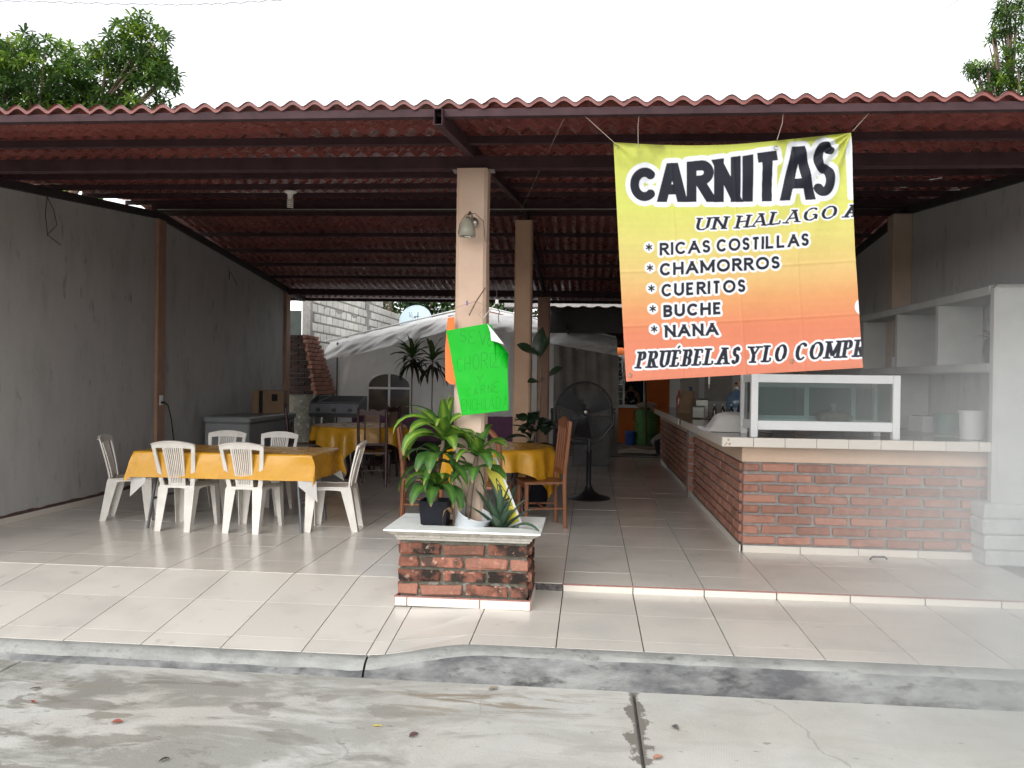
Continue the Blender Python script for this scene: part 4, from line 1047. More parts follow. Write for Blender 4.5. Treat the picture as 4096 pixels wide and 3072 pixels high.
MB().prism([(-.23, 1.04), (.23, 1.04), (.23, 1.16), (.12, 1.16)], .424, .432, 'X').build('splash_guard', M_steelgrey, gr); MB().prism([(-.23, 1.04), (.23, 1.04), (.23, 1.16), (.12, 1.16)], -.432, -.424, 'X').build('splash_guard', M_steelgrey, gr)
MB().box((0, .226, 1.10), (.846, .008, .12)).build('splash_guard', M_black, gr)
for k in range(3): MB().lathe([(.001, 0), (.034, 0), (.030, .03), (.001, .032)], 14, Matrix.Translation((-.27 + .27 * k, -.232, .93)) @ Matrix.Rotation(PI / 2, 4, 'X'), cap=False).build('knob', M_black, gr, 40)
for sx in (-1, 1):
    for sy in (-1, 1): MB().box((sx * .40, sy * .2, .435), (.035, .035, .87)).build('leg', M_steelgrey, gr)
MB().box((0, 0, .30), (.80, .40, .02)).build('shelf', M_steelgrey, gr); MB().box((0, -.21, .84), (.86, .02, .06)).build('drip_tray', M_black, gr)
MB().tube([(-.2, -.23, .80), (-.2, -.26, .78), (-.2, -.26, .66)], .016, 8).build('gas_valve', M_white, gr, 40)
MB().tube([(-.36, .0, 1.06), (-.22, .05, 1.12), (-.15, .1, 1.17), (-.10, .1, 1.165)], .005, 6).build('lid_wire', M_steelgrey, gr, 40)
ph = thing('grey_plinth', 'dark grey cement wash stand behind the fan', 'wash stand', (.035, 14.15, 0))
MB().box((0, 0, .40), (.64, .5, .80), ch=.02).build('body', mat('dark_cement', (.10, .10, .10), rough=.9, var=.2), ph); MB().box((0, 0, .82), (.72, .56, .05), ch=.015).build('slab', MATS['dark_cement'], ph)
# ------------------------------------------------------------ counter
ctr = thing('brick_counter', 'brick serving counter with a cream tile edge, running back from the street', 'counter', (1.33, 7.10, 0))
m = MB(); m.box((1.13, .10, .39), (2.24, .18, .78)); m.box((.10, 1.65, .39), (.18, 2.9, .78)); m.build('core', M_mortar, ctr)
m = MB(); m.box((.10, 5.7, .39), (.18, 4.75, .78)); m.box((.09, 3.42, .46), (.30, .20, .92)); m.build('rear_core', M_mortar, ctr)
face_bricks(ctr, (.004, 0), (1, 0), (0, -1), 2.25, .075, 8, 0, .0895, M_brick, 0)
face_bricks(ctr, (0, .055), (0, 1), (-1, 0), 3.2, .075, 8, 0, .0895, M_brick, 1)
face_bricks(ctr, (0, 3.53), (0, 1), (-1, 0), 4.5, .075, 8, 0, .0895, M_brick, 0)
face_bricks(ctr, (-.07, 3.32), (1, 0), (0, -1), .13, .075, 8, 0, .0895, M_brick, 0)
m = MB(); m.box((1.115, .085, .852), (2.25, .19, .135)); m.box((.085, 1.65, .852), (.19, 2.94, .135)); m.box((.085, 5.75, .852), (.19, 4.6, .135)); m.build('plaster_band', mat('peach_plaster', (.58, .42, .31), rough=.8, var=.06, scale=5, bump=.15), ctr)
for k in range(5): MB().box((.245 + .485 * k, -.016, .031), (.479, .012, .06), ch=.001).build('skirting_tile', M_tile_side, ctr)
for k in range(16): MB().box((-.016, .24 + .485 * k, .031), (.012, .479, .06), ch=.001).build('skirting_tile', M_tile_side, ctr)
m = MB(); m.box((.89, .21, .962), (2.16, .68, .07)); m.box((.21, 1.83, .962), (.80, 2.54, .07)); m.box((.21, 5.8, .962), (.80, 4.7, .07)); m.build('top', M_countertop, ctr)
ET = MB().box((0, 0, 0), (.256, .010, .080), ch=.0015).mesh('edge_tile')
for k in range(9):
    wd = .256 if k < 8 else .09
    o = link('edge_tile', ET, M_tile_side, ctr, (-.20 + .129 + .26 * k - (0 if k < 8 else .083), -.138, .962)); o.scale = (wd / .256, 1, 1)
for k in range(28):
    if 11.4 < k < 13: continue
    link('edge_tile', ET, M_tile_side, ctr, (-.198, .0 + .26 * k, .962), (0, 0, PI / 2))
m = MB()
for (a, b, r) in ((.05, .018, .010), (.035, -.012, .008), (.06, -.018, .011), (.022, -.026, .007)): m.lathe([(.001, 0), (r, 0)], 10, Matrix.Translation((-.20 + a, -.1436, .962 + b)) @ Matrix.Rotation(PI / 2, 4, 'X'), cap=False)
m.build('flower_print', mat('flower_print', (.36, .25, .16), rough=.4, var=.4, scale=60), ctr)
# ------------------------------------------------------------ glass display case
dc = thing('display_case', 'white framed glass display case on the counter corner', 'display case', (1.40, 7.10, .998))
Wc, Dc, z0, z1 = 1.22, .50, .065, .548
for (x, y) in ((.02, .02), (Wc - .02, .02), (.02, Dc - .02), (Wc - .02, Dc - .02)): MB().box((x, y, z1 / 2), (.06, .06, z1), ch=.003).build('post', M_whiteal, dc)
for (zz, hh) in ((z1 - .036, .072), (z0 + .04, .08)):
    for y in (.02, Dc - .02): MB().box((Wc / 2, y, zz), (Wc - .085, .035, hh), ch=.003).build('rail', M_whiteal, dc)
    for x in (.02, Wc - .02): MB().box((x, Dc / 2, zz), (.035, Dc - .085, hh), ch=.003).build('rail', M_whiteal, dc)
MB().box((Wc / 2, Dc / 2, z0 + .045), (Wc - .08, Dc - .08, .01)).build('floor_panel', M_whiteal, dc)
MB().box((Wc / 2, Dc / 2, z1 - .004), (Wc - .05, Dc - .05, .006)).build('top_pane', M_glass, dc)
MB().box((Wc / 2, .02, .30), (Wc - .09, .004, .36)).build('front_pane', M_glass, dc)
for x in (.02, Wc - .02): MB().box((x, Dc / 2, .30), (.004, Dc - .09, .36)).build('side_pane', M_glass, dc)
for k, (a, b, y) in enumerate(((.06, .60, Dc - .03), (.56, Wc - .20, Dc - .012))):
    f = MB()
    for (c, s_) in ((((a + b) / 2, y, .155), (b - a, .014, .04)), (((a + b) / 2, y, .455), (b - a, .014, .04)), ((a + .02, y, .305), (.04, .014, .26)), ((b - .02, y, .305), (.04, .014, .26))): f.box(c, s_)
    fo = f.build('sliding_door', mat('grey_aluminium', (.50, .54, .53), rough=.4, var=.04), dc); MB().box(((a + b) / 2, y, .305), (b - a - .08, .004, .26)).build('pane', M_glass, fo)
MB().box((.19, Dc + .10, .52), (.02, .02, .02)).build('latch', M_chrome, dc)
# ------------------------------------------------------------ concrete shelf unit on the far right
sh = thing('concrete_shelf', 'whitewashed concrete shelving on the right-hand wall behind the counter', 'shelf', (3.31, 7.0, 0))
MB().box((.30, -.03, 1.15), (.62, .12, 2.31), ch=.03).build('end_wall', M_shelf, sh)
MB().box((.22, 1.65, 2.275), (.43, 3.2, .08), ch=.012).build('top_slab', M_shelf, sh)
MB().box((.22, 1.65, 1.622), (.43, 3.2, .08), ch=.012).build('middle_slab', M_shelf, sh); MB().box((.22, 1.65, .95), (.43, 3.2, .08), ch=.012).build('lower_slab', M_shelf, sh)
for y in (1.09, 2.12, 3.2): MB().box((.22, y, 1.948), (.41, .06, .572)).build('divider', M_shelf, sh)
for y in (2.3,): MB().box((.22, y, 1.286), (.41, .06, .59)).build('divider', M_shelf, sh)
gb = thing('block_bench', 'whitewashed cement block bench against the counter, in the smoke', 'bench', (3.12, 6.86, 0))
for c in range(4):
    for k in range(3):
        a = [0, .42, .86][k] + (.10 * random.random() if k == 0 else 0); b = [.42, .86, 1.5][k]
        MB().box(((a + b) / 2, .11, .064 + .127 * c), (b - a - .006, .26 + random.uniform(-.01, .01), .122), ch=.016, jit=.004).build('block', M_whitewash, gb)
# ------------------------------------------------------------ plants
def leaf(base, az, el, L, W_, droop, fold=.25, twist=0.0, n=9, cols=None, wave=0.0, wpow=.8):
    """one strap leaf as its own mesh builder; el = launch angle, droop = how far it bends down (rad)"""
    m = MB(); p = Vector(base); vs = []; cc = []
    for i in range(n + 1):
        t = i / n; e = el - droop * t ** 1.3
        d = Vector((math.cos(az) * math.cos(e), math.sin(az) * math.cos(e), math.sin(e)))
        side = Vector((-math.sin(az), math.cos(az), 0)); up = side.cross(d) * -1
        tw = twist * t; side = side * math.cos(tw) + up * math.sin(tw)
        w_ = W_ * .5 * (math.sin(PI * min(1, t * .93 + .07) ** wpow) ** .75) * (1 if t > .15 else .5 + t * 3.3)
        if i == n: w_ = W_ * .02
        wz = wave * math.sin(t * 17 + az * 5)
        for k in (-1, -.5, 0, .5, 1):
            vs.append(p + side * w_ * k + up * (fold * w_ * abs(k) + wz * w_ * k))
            if cols:
                c0, c1, c2 = cols; g = (1 - abs(k) * 1.6) if abs(k) < .6 else 0; g = max(0, g)
                c = tuple(c0[j] * (1 - g) + c1[j] * g for j in range(3))
                tip = max(0, (t - .9) / .1); c = tuple(c[j] * (1 - tip) + c2[j] * tip for j in range(3)); cc.append(c)
        p = p + d * L / n
    fs = [(i * 5 + k, i * 5 + k + 1, (i + 1) * 5 + k + 1, (i + 1) * 5 + k) for i in range(n) for k in range(4)]
    m.add(vs, fs, None, cc if cols else None); return m
CORN = ((.055, .155, .022), (.27, .42, .05), (.40, .32, .12)); CORN2 = ((.032, .10, .02), (.09, .20, .03), (.34, .26, .11))
def rosette(t, base, spec, m_=None, cols=CORN):
    for (az, el, L, W_, dr) in spec:
        leaf(base, R(az), R(el), L, W_, dr, .22, random.uniform(-1.1, 1.1), cols=cols if random.random() < .75 else CORN2, wave=.12).build('leaf', m_ or M_leaf, t, True)
# corn plant in the square black pot (left of the column)
d1 = thing('corn_plant', 'leafy corn plant in a square black pot in the planter', 'potted plant', (-1.055, 5.47, .33))
m = MB()
for (h0, h1, a, b) in ((0, .32, .078, .105),):
    vs = []
    for (r, z) in ((a, h0), (b, h1), (b - .008, h1), (b - .014, h1 - .05)): vs += [(-r, -r, z), (r, -r, z), (r, r, z), (-r, r, z)]
    m.add(vs, [(3, 2, 1, 0)] + [(i * 4 + k, i * 4 + (k + 1) % 4, i * 4 + 4 + (k + 1) % 4, i * 4 + 4 + k) for i in range(3) for k in range(4)] + [(12, 13, 14, 15)])
m.build('pot', M_blackpot, d1)
MB().tube([(0, 0, .25), (.01, 0, .5), (.06, -.01, .78)], [.02, .018, .014], 8).build('stem', M_bark, d1, True)
sp = []
for k in range(20):
    az = k * 137.5 + 20 + random.uniform(-28, 28); up = 1 - k / 20
    sp.append((az, 12 + 66 * up + random.uniform(-14, 14), random.uniform(.26, .48), random.uniform(.075, .115), random.uniform(1.5, 2.9) * (1.15 - .6 * up)))
rosette(d1, (.06, -.01, .76), sp)
sp = [(k * 60 + 15, random.uniform(-5, 25), random.uniform(.34, .46), random.uniform(.09, .12), random.uniform(1.3, 1.9)) for k in range(6)]
rosette(d1, (.03, 0, .60), sp, cols=CORN2)
rosette(d1, (.02, -.02, .66), [(k * 47 + random.uniform(-20, 20), random.uniform(0, 50), random.uniform(.24, .38), random.uniform(.085, .12), random.uniform(1.6, 2.6)) for k in range(10)], cols=CORN2)
rosette(d1, (.0, -.03, .40), [(-120 + k * 34, random.uniform(10, 40), random.uniform(.30, .40), random.uniform(.09, .12), random.uniform(1.7, 2.5)) for k in range(9)], cols=CORN2)
rosette(d1, (.02, -.02, .42), [(-70, 70, .26, .095, 2.2), (-105, 60, .30, .10, 2.4), (-40, 50, .34, .10, 2.2), (-140, 55, .34, .10, 2.3)])
rosette(d1, (.05, -.02, .78), [(182, 62, .52, .07, 2.8), (205, 78, .42, .08, 1.8), (215, 30, .42, .085, 2.4), (60, 84, .36, .08, .3)])
d1.scale = (.94, .94, .93)
# corn plant with a bare cane in the tilted white paint tin
d2 = thing('corn_plant', 'corn plant on a bare cane in a tilted white paint tin', 'potted plant', (-.815, 5.462, .378))
TM = Matrix.Translation((0.0, .0, .03)) @ Matrix.Scale(.88, 4) @ Matrix.Rotation(R(17), 4, 'Y') @ Matrix.Rotation(R(12), 4, 'X')
MB().lathe([(.001, 0), (.135, 0), (.138, .01), (.145, .17), (.150, .176), (.150, .184), (.145, .186), (.140, .176), (.132, .02), (.001, .02)], 36, TM, cap=False).build('paint_tin', M_galv, d2, 40)
MB().lathe([(.001, .06), (.134, .06)], 24, TM, cap=False).build('soil', MATS['soil'], d2)
MB().tube([TM @ Vector((-.03, 0, .05)), (.0, -.01, .30), (.025, -.015, .46), (.05, -.01, .60)], [.024, .022, .020, .016], 10).build('stem', M_bark, d2, True)
sp = []
for k in range(13):
    az = k * 137.5 + 70 + random.uniform(-25, 25); up = 1 - k / 13
    sp.append((az, 8 + 68 * up + random.uniform(-14, 14), random.uniform(.26, .36), random.uniform(.08, .11), random.uniform(1.5, 2.4) * (1.15 - .55 * up)))
rosette(d2, (.05, -.01, .60), sp)
rosette(d2, (.05, -.02, .52), [(-90, 10, .24, .10, 1.7), (-20, 10, .28, .11, 1.3), (-150, 0, .26, .10, 1.5), (30, 10, .25, .09, 1.4)], cols=CORN2)
leaf((-.13, -.06, .18), R(-100), R(40), .24, .035, 2.6, .5, 1.5).build('dry_leaf', M_dryleaf, d2, True)
d2.scale = (.93, .93, .93)
# aloe
d3 = thing('aloe', 'dark spiky aloe clump at the right end of the planter', 'potted plant', (-.60, 5.45, .33))
MB().lathe([(.07, 0), (.085, .08), (.001, .08)], 18).build('pot', M_blackpot, d3, 40)
for k in range(16):
    leaf((0, 0, .08), R(k * 137.5), R(86 - k * 3.2), random.uniform(.28, .42), .062, random.uniform(.1, .6), .7, 0, wpow=.55).build('leaf', M_aloe, d3, True)
for k in range(5): leaf((.08 + .03 * k * .5, -.04, .10), R(-150 + k * 60), R(25), .11, .05, 1.2, .4).build('leaf', M_aloe, d3, True)
leaf((.06, -.05, .1), R(-30), R(38), .30, .05, 1.6, .6, .2, wpow=.6).build('leaf', M_aloe, d3, True)
# yellow caution sign leaning behind the aloe
cs_ = thing('caution_sign', 'yellow caution board with a warning triangle, leaning behind the aloe', 'sign', (-.505, 5.50, .475))
SM = Matrix.Translation((0, 0, 0)) @ Matrix.Rotation(R(-25), 4, 'Y') @ Matrix.Rotation(R(-12), 4, 'Z') @ Matrix.Rotation(R(-8), 4, 'X')
MB().box((0, 0, .22), (.104, .012, .50), SM, ch=.002).build('board', M_paper, cs_)
MB().box((-.006, -.0075, .23), (.092, .002, .46), SM).build('yellow_face', mat('sign_yellow', (.62, .56, .06), rough=.5, var=.05), cs_)
M_ink = mat('black_ink', (.015, .014, .012), rough=.6)
def flat_strokes(paths, w_, M, y=-.0095):
    m = MB()
    for (a, b) in paths:
        a, b = Vector((a[0], 0, a[1])), Vector((b[0], 0, b[1])); d = (b - a).normalized(); n_ = Vector((-d.z, 0, d.x)) * w_ / 2
        m.add([a - n_ + Vector((0, y, 0)), b - n_ + Vector((0, y, 0)), b + n_ + Vector((0, y, 0)), a + n_ + Vector((0, y, 0))], [(0, 1, 2, 3)], M)
    return m
flat_strokes([((-.042, .17), (-.004, .335)), ((.034, .17), (-.004, .335))], .006, SM).build('triangle', M_ink, cs_); flat_strokes([((-.045, .17), (.037, .17))], .014, SM, -.0097).build('triangle', M_ink, cs_)
flat_strokes([((-.004, .22), (-.004, .29)), ((-.012, .255), (.006, .235)), ((-.014, .190), (.006, .190))], .011, SM).build('pictogram', M_ink, cs_)
def text_strokes(txt, x0, z0, cap, w_, M, thin, y=-.0095):
    paths = []; tot = sum(GL[c][0] for c in txt) + .16 * (len(txt) - 1); sc = w_ / tot; x = x0
    for c in txt:
        for st in GL[c][1]:
            st = st[::3] + [st[-1]] if len(st) > 8 else st
            for p, q in zip(st[:-1], st[1:]):
                if p != q: paths.append(((x + p[0] * GL[c][0] * sc, z0 + p[1] * cap), (x + q[0] * GL[c][0] * sc, z0 + q[1] * cap)))
        x += (GL[c][0] + .16) * sc
    return flat_strokes(paths, thin, M, y)
text_strokes('CUIDADO', -.046, .118, .022, .080, SM, .0035).build('lettering', M_ink, cs_); text_strokes('PISO', -.03, .088, .020, .045, SM, .0035).build('lettering', M_ink, cs_)
# tall thin dracaenas behind the low purple wall
def tall_drac(label, x, y, h, n, seed):
    random.seed(seed)
    t = thing('dracaena', label, 'potted plant', (x, y, 0))
    MB().lathe([(.11, 0), (.15, .26), (.14, .26), (.001, .24)], 16).build('pot', M_blackpot, t, 40)
    MB().tube([(0, 0, .2), (.05, 0, .6), (.02, .01, 1.0), (.03, 0, h)], [.016, .014, .012, .011], 8).build('stem', M_bark, t, True)
    G = ((.03, .07, .02), (.09, .15, .03), (.05, .03, .02)); B = ((.022, .026, .014), (.03, .035, .016), (.03, .02, .012))
    for k in range(n):
        up = 1 - k / n
        leaf((.03, 0, h - .10 * (1 - up)), R(k * 137.5), R(-30 + 112 * up), random.uniform(.38, .52), random.uniform(.075, .10), random.uniform(1.0, 1.7) * (1.15 - .6 * up), .25, random.uniform(-.6, .6), cols=G if up > .45 else B, wave=.15).build('leaf', M_leaf, t, True)
    for k in range(7): leaf((.03, 0, h - .14), R(k * 51), R(-30), random.uniform(.38, .52), .06, 1.1, .5, 1.0, cols=B).build('dead_leaf', M_leaf, t, True)
tall_drac('taller thin-stemmed dracaena at the right edge of the arched tent window', at(1640, 1655, Y=14.45).x, 14.45, 1.90, 26, 3)
tall_drac('wilting dracaena with brown hanging leaves, next to the orange card', at(1722, 1655, Y=14.45).x, 14.45, 1.84, 15, 5)
random.seed(11)
# rubber plant by the middle column
rp = thing('rubber_plant', 'dark broad-leaved plant at the foot of the middle column', 'potted plant', (-.62, 9.35, 0))
MB().lathe([(.13, 0), (.18, .30), (.17, .31), (.001, .29)], 20).build('pot', M_blackpot, rp, 40)
MB().tube([(-.05, 0, .28), (-.06, 0, .7), (.03, 0, 1.1), (.05, .01, 1.5), (.02, 0, 1.75)], [.025, .022, .018, .014, .010], 8).build('stem', M_bark, rp, True)
for (b, az, el, L, W_, dr) in (((.02, 0, 1.74), 178, 35, .30, .17, .3), ((.02, 0, 1.74), 60, 82, .36, .17, .2), ((.03, 0, 1.70), 10, 75, .30, .14, .3), ((.05, 0, 1.45), -20, 40, .32, .16, .4), ((.05, 0, 1.45), 150, 10, .2, .10, .6)):
    leaf(b, R(az), R(el), L, W_, dr, .15, 1.2, n=8, wpow=.9).build('leaf', M_leafdark, rp, True)
for k in range(38):
    leaf((random.uniform(-.16, .14), random.uniform(-.1, .1), random.uniform(.35, 1.05)), random.uniform(0, 2 * PI), R(random.uniform(-10, 60)), random.uniform(.18, .34), random.uniform(.10, .17), random.uniform(.8, 1.8), .2, random.uniform(-.5, .5), n=6).build('leaf', M_leafdark, rp, True)

# ------------------------------------------------------------ brick hood at the back
ck = thing('brick_oven', 'tapering brick oven hood at the back corner by the wall', 'oven', (-5.56, 14.95, 0))
def hood_r(z): return .33 - .21 * max(0, (z - 1.12)) / 1.16 if z > 1.12 else .33      # right edge x at height z
def hood_d(z): return .62 + .60 * (1 - max(0, min(1, (z - 1.15) / 1.13)))
m = MB()
Q = [(-.30, 0), (1, 0)]
zs = [0, .95, 1.12, 1.4, 1.7, 2.0, 2.28]
vs = []
for z in zs: vs += [(-.30, .03, z), (hood_r(z) - .03, .03, z), (hood_r(z) - .03, .0 + hood_d(z) - .03, z), (-.30, hood_d(z) - .03, z)]
m.add(vs, [(3, 2, 1, 0)] + [(i * 4 + k, i * 4 + (k + 1) % 4, i * 4 + 4 + (k + 1) % 4, i * 4 + 4 + k) for i in range(len(zs) - 1) for k in range(4)] + [tuple(range(len(vs) - 4, len(vs)))]); m.build('core', M_mortarold, ck)
for me in brick_meshes(.27, .10, .074, 3): pass
BC = brick_meshes(.255, .10, .070, 4); BCH = brick_meshes(.12, .10, .070, 3)
BS = brick_meshes(.255, .10, .070, 3); BSH = brick_meshes(.12, .10, .070, 3)
for me in BC + BCH: me.materials.append(M_brick)
for me in BS + BSH: me.materials.append(M_soot)
for c in range(14):
    z = 1.14 + c * .0825
    face_bricks(ck, (hood_r(z), .0), (0, 1), (1, 0), hood_d(z), z, 1, 0, .08, M_brick, c % 2, full=BC, half=BCH, fw=.255, hw=.12, depth=.10, proud=.0, joint=.012)
    face_bricks(ck, (-.30, 0), (1, 0), (0, -1), hood_r(z) + .24, z, 1, 0, .08, M_soot, (c + 1) % 2, full=BS, half=BSH, fw=.255, hw=.12, depth=.10, proud=.0, joint=.012)
MB().box((hood_r(1) - .02, .5, 1.08), (.06, .9, .09), ch=.01).build('lintel', M_mortar, ck); MB().box((hood_r(1) - .028, .5, .95), (.02, .62, .20)).build('mouth', M_dark, ck)
# ------------------------------------------------------------ low purple wall
pw = thing('half_wall', 'low wall painted purple above and black below, under the tent', 'wall', (-2.5, 14.05, 0))
m = MB(); thick(m, lambda u, v: (-1.75 + 3.3 * u, -.03, .36 + (.455 + .008 * mnoise.noise(Vector((u * 40, 0, 0)))) * v), 60, 1, .14, (0, 1, 0)); m.build('upper_wall', M_purple, pw)
MB().box((-.10, .04, .18), (3.3, .146, .358)).build('base_band', M_blackpaint, pw)
# ------------------------------------------------------------ party tent
tn = thing('party_tent', 'white party tent with an arched window, pitched behind the dining area', 'tent', (-2.4, 16.1, 0))
def top_z(X): return (2.22 + (2.985 - 2.22) * (X + 5.45) / 3.15) if X < -2.3 else (2.985 - (2.985 - 2.36) * (X + 2.3) / 2.8)
def wall(u, v):
    X = -5.15 + 5.65 * u; z = .02 + (top_z(X) - .32 - .02) * v
    hang = (1 - v); s = X * 1.0 + .35 * (1 - v)
    fold_ = .030 * math.sin(s * 11 + 2 * v) * (.3 + .7 * v) + .014 * math.sin(s * 23 + 1 + 3 * v) + .08 * mnoise.noise(Vector((s * 1.5, z, 0)))
    win = math.exp(-((X + 4.05) / .55) ** 4) * (1 if z < 1.75 else 0)
    return (X + 2.4, .03 + fold_ * (1 - .85 * win) - .10 * hang, z)
MB().grid(wall, 150, 40).build('side_curtain', M_tarp, tn, True, fix=False)
def val(u, v):
    X = -5.45 + 5.98 * u; h = .40 + .04 * math.sin(u * 9) + .05 * math.exp(-((u - .52) / .16) ** 2)
    z = top_z(X) - h * v ** 1.1; y = .28 - .45 * v - .10 * math.sin(v * PI) - .05 * math.sin(X * 5 + v * 3) * v - .10 * mnoise.noise(Vector((X * 1.7 + v, v * 2, 4))) - .07 * mnoise.noise(Vector((X * 5 + 4 * v, v * 3, 4))) - .025 * mnoise.noise(Vector((X * 14 + 6 * v, v * 5, 8)))
    return (X + 2.4, y, z + .02 * mnoise.noise(Vector((X * 3, v, 7))))
MB().grid(val, 160, 22).build('valance', M_tarp, tn, True, fix=False)
MB().grid(lambda u, v: (-5.45 + 5.98 * u + 2.4, -.03 + .31 + 4.2 * v, top_z(-5.45 + 5.98 * u) - .05 * math.sin(PI * v)), 60, 8).build('tent_roof', M_tarp, tn, True, fix=False)
MB().grid(lambda u, v: (-3.8 + 3.0 * u + 2.4, .18, 2.30 + (top_z(-3.8 + 3.0 * u) - 2.36) * v), 20, 2).build('inner_lining', mat('rust_cloth', (.22, .055, .03), rough=.9), tn)
for X in (-5.2, .45): MB().tube([(X + 2.4, -.0, 0), (X + 2.4, -.0, 2.2)], .02, 8).build('pole', M_steelgrey, tn, 40)
MB().tube([(-5.45 + 2.4, -.04, 2.215), (-2.3 + 2.4, -.04, 2.975), (.5 + 2.4, -.04, 2.355)], .018, 8).build('ridge_tube', M_white, tn, 40)
MB().grid(lambda u, v: (-.72 + 1.28 * u + 2.4, -.22 + .035 * math.sin(u * 34 + 2 * v) * (.3 + .7 * v) + .05 * mnoise.noise(Vector((u * 5, v * 2, 3))), .03 + (2.16 - .22 * u) * v), 60, 20).build('shade_flap', mat('shaded_tarp', (.22, .20, .18), rough=.9, var=.2, scale=3), tn, True, fix=False)  # extra sheet, its brown paints the shade on this end of the tarp
# window: clear brown plastic with pale welded bars
WX0, WX1, WZ = -4.50, -3.62, 1.30
wy = -.16
pts = [(WX0 + 2.4, .55), (WX1 + 2.4, .55), (WX1 + 2.4, WZ)] + [((WX0 + WX1) / 2 + 2.4 + .44 * math.cos(a), WZ + .27 * math.sin(a)) for a in [PI * k / 16 for k in range(1, 16)]] + [(WX0 + 2.4, WZ)]
MB().prism(pts, wy, wy + .004, 'Y').build('window_film', mat('brown_film', (.10, .075, .05), rough=.25, var=.2, scale=3, col2=(.05, .045, .05), thr=(.5, .6), s2=2), tn)
m = MB(); arcp = [(p[0], wy - .004, p[1]) for p in pts[2:]]
MB().tube(arcp, .017, 6).build('window_frame', M_white, tn, True); MB().box(((WX0 + WX1) / 2 + 2.4, wy - .006, .98), (.045, .01, 1.16)).build('window_bar', M_white, tn); MB().box(((WX0 + WX1) / 2 + 2.4, wy - .008, 1.27), (.87, .01, .045)).build('window_bar', M_white, tn)
for x in (WX0, WX1): MB().box((x + 2.4, wy - .005, .92), (.03, .01, .78)).build('window_bar', M_white, tn)
# ------------------------------------------------------------ block wall, neighbour, dish
bw = thing('block_wall', 'unpainted cement block boundary wall beyond the tent', 'wall', (-5.85, 16.25, 0))
def bw_top(y): return 4.1 if y < 4.2 else (3.72 if y < 5.6 else 3.45)
m = MB(); m.prism([(0, 0), (9, 0), (9, 3.36), (5.6, 3.36), (5.6, 3.56), (4.2, 3.56), (4.2, 4.0), (0, 4.0)], -.16, -.008, 'X'); m.build('core', M_mortar, bw)
BKm = [MB().box((0, 0, 0), (.045, .355, .168), ch=.008, jit=.006).mesh('block') for k in range(4)]
for me in BKm: me.materials.append(M_block)
for c in range(10, 21):
    z = c * .203 + .1; y = .2 if c % 2 else 0.0
    while y < 8.8:
        if z + .1 < bw_top(y) + .02 and not (4.05 < y < 4.35): link('block', random.choice(BKm), None, bw, (0, y + .2, z))
        y += .405
MB().box((.006, 4.25, 1.85), (.03, .22, 3.6), ch=.01).build('tie_column', M_mortar, bw); MB().box((.004, 2.1, 2.99 - .06), (.034, 4.1, .2), ch=.01).build('tie_beam', M_mortar, bw)
MB().box((.01, -.06, 2.05), (.10, .12, 4.1), ch=.01).build('end_pier', M_mortar, bw)
for (y, k) in ((5.2, 3), (6.4, 4), (6.7, 2)):
    for j in range(k): MB().tube([(-.05 + .03 * j, y + .09 * j, 3.3), (-.06 + .03 * j, y + .09 * j + .02, 4.3 + .1 * j)], .008, 5).build('rebar', M_bark, bw)
nb = thing('neighbour_wall', 'dark plastered neighbouring wall seen through the gap at the back', 'wall', (-8.0, 18.2, 0))
MB().box((0, 0, 1.5), (3.0, .2, 3.05), ch=.01).build('plaster', mat('dark_green_plaster', (.045, .055, .05), rough=.9, var=.2), nb)
tag(MB().tube([(-6.60, 17.9, 0), (-6.60, 17.9, 3.25)], .045, 12).build('downpipe', M_white, None, 40), 'thin white pipe standing beside the dark neighbouring wall', 'pipe')
ds = thing('satellite_dish', 'pale satellite dish with dark lettering above the tent', 'satellite dish', (-4.88, 22, 2.3))
DM = Matrix.Translation((0, 0, .80)) @ Matrix.Rotation(R(90 - 18), 4, 'X')
MB().lathe([(.001, -.10)] + [(.46 * k / 10, -.10 + .10 * (k / 10) ** 2) for k in range(1, 11)] + [(.465, .004), (.455, .0)], 40, DM, cap=False).build('reflector', mat('dish_paint', (.50, .62, .68), rough=.5, var=.03), ds, True)
MB().tube([(0, .25, -2.3), (0, .2, .6)], .03, 8).build('mast', M_steelgrey, ds); MB().tube([(.02, -.1, .35), (.18, -.5, .72)], .012, 6).build('feed_arm', M_white, ds)
MB().tube([(.14, -.48, .70), (.24, -.56, .74)], .03, 8).build('feed_horn', M_white, ds, 40)
LM = Matrix.Translation((0, -.06, .80)) @ Matrix.Rotation(R(-18), 4, 'X')
M_dishink = mat('dish_ink', (.10, .13, .15), rough=.6)
text_strokes('V', -.17, .06, .16, .07, LM, .014, -.07).build('letter', M_dishink, ds); text_strokes('E', -.085, .05, .07, .035, LM, .010, -.07).build('letter', M_dishink, ds)
flat_strokes([((-.02, .08), (.06, .08)), ((.085, .02), (.085, .22)), ((.05, .09), (.13, .09)), ((-.03, .05), (.03, .05)), ((.02, .03), (.02, .10))], .028, LM, -.075).build('logo', M_dishink, ds)
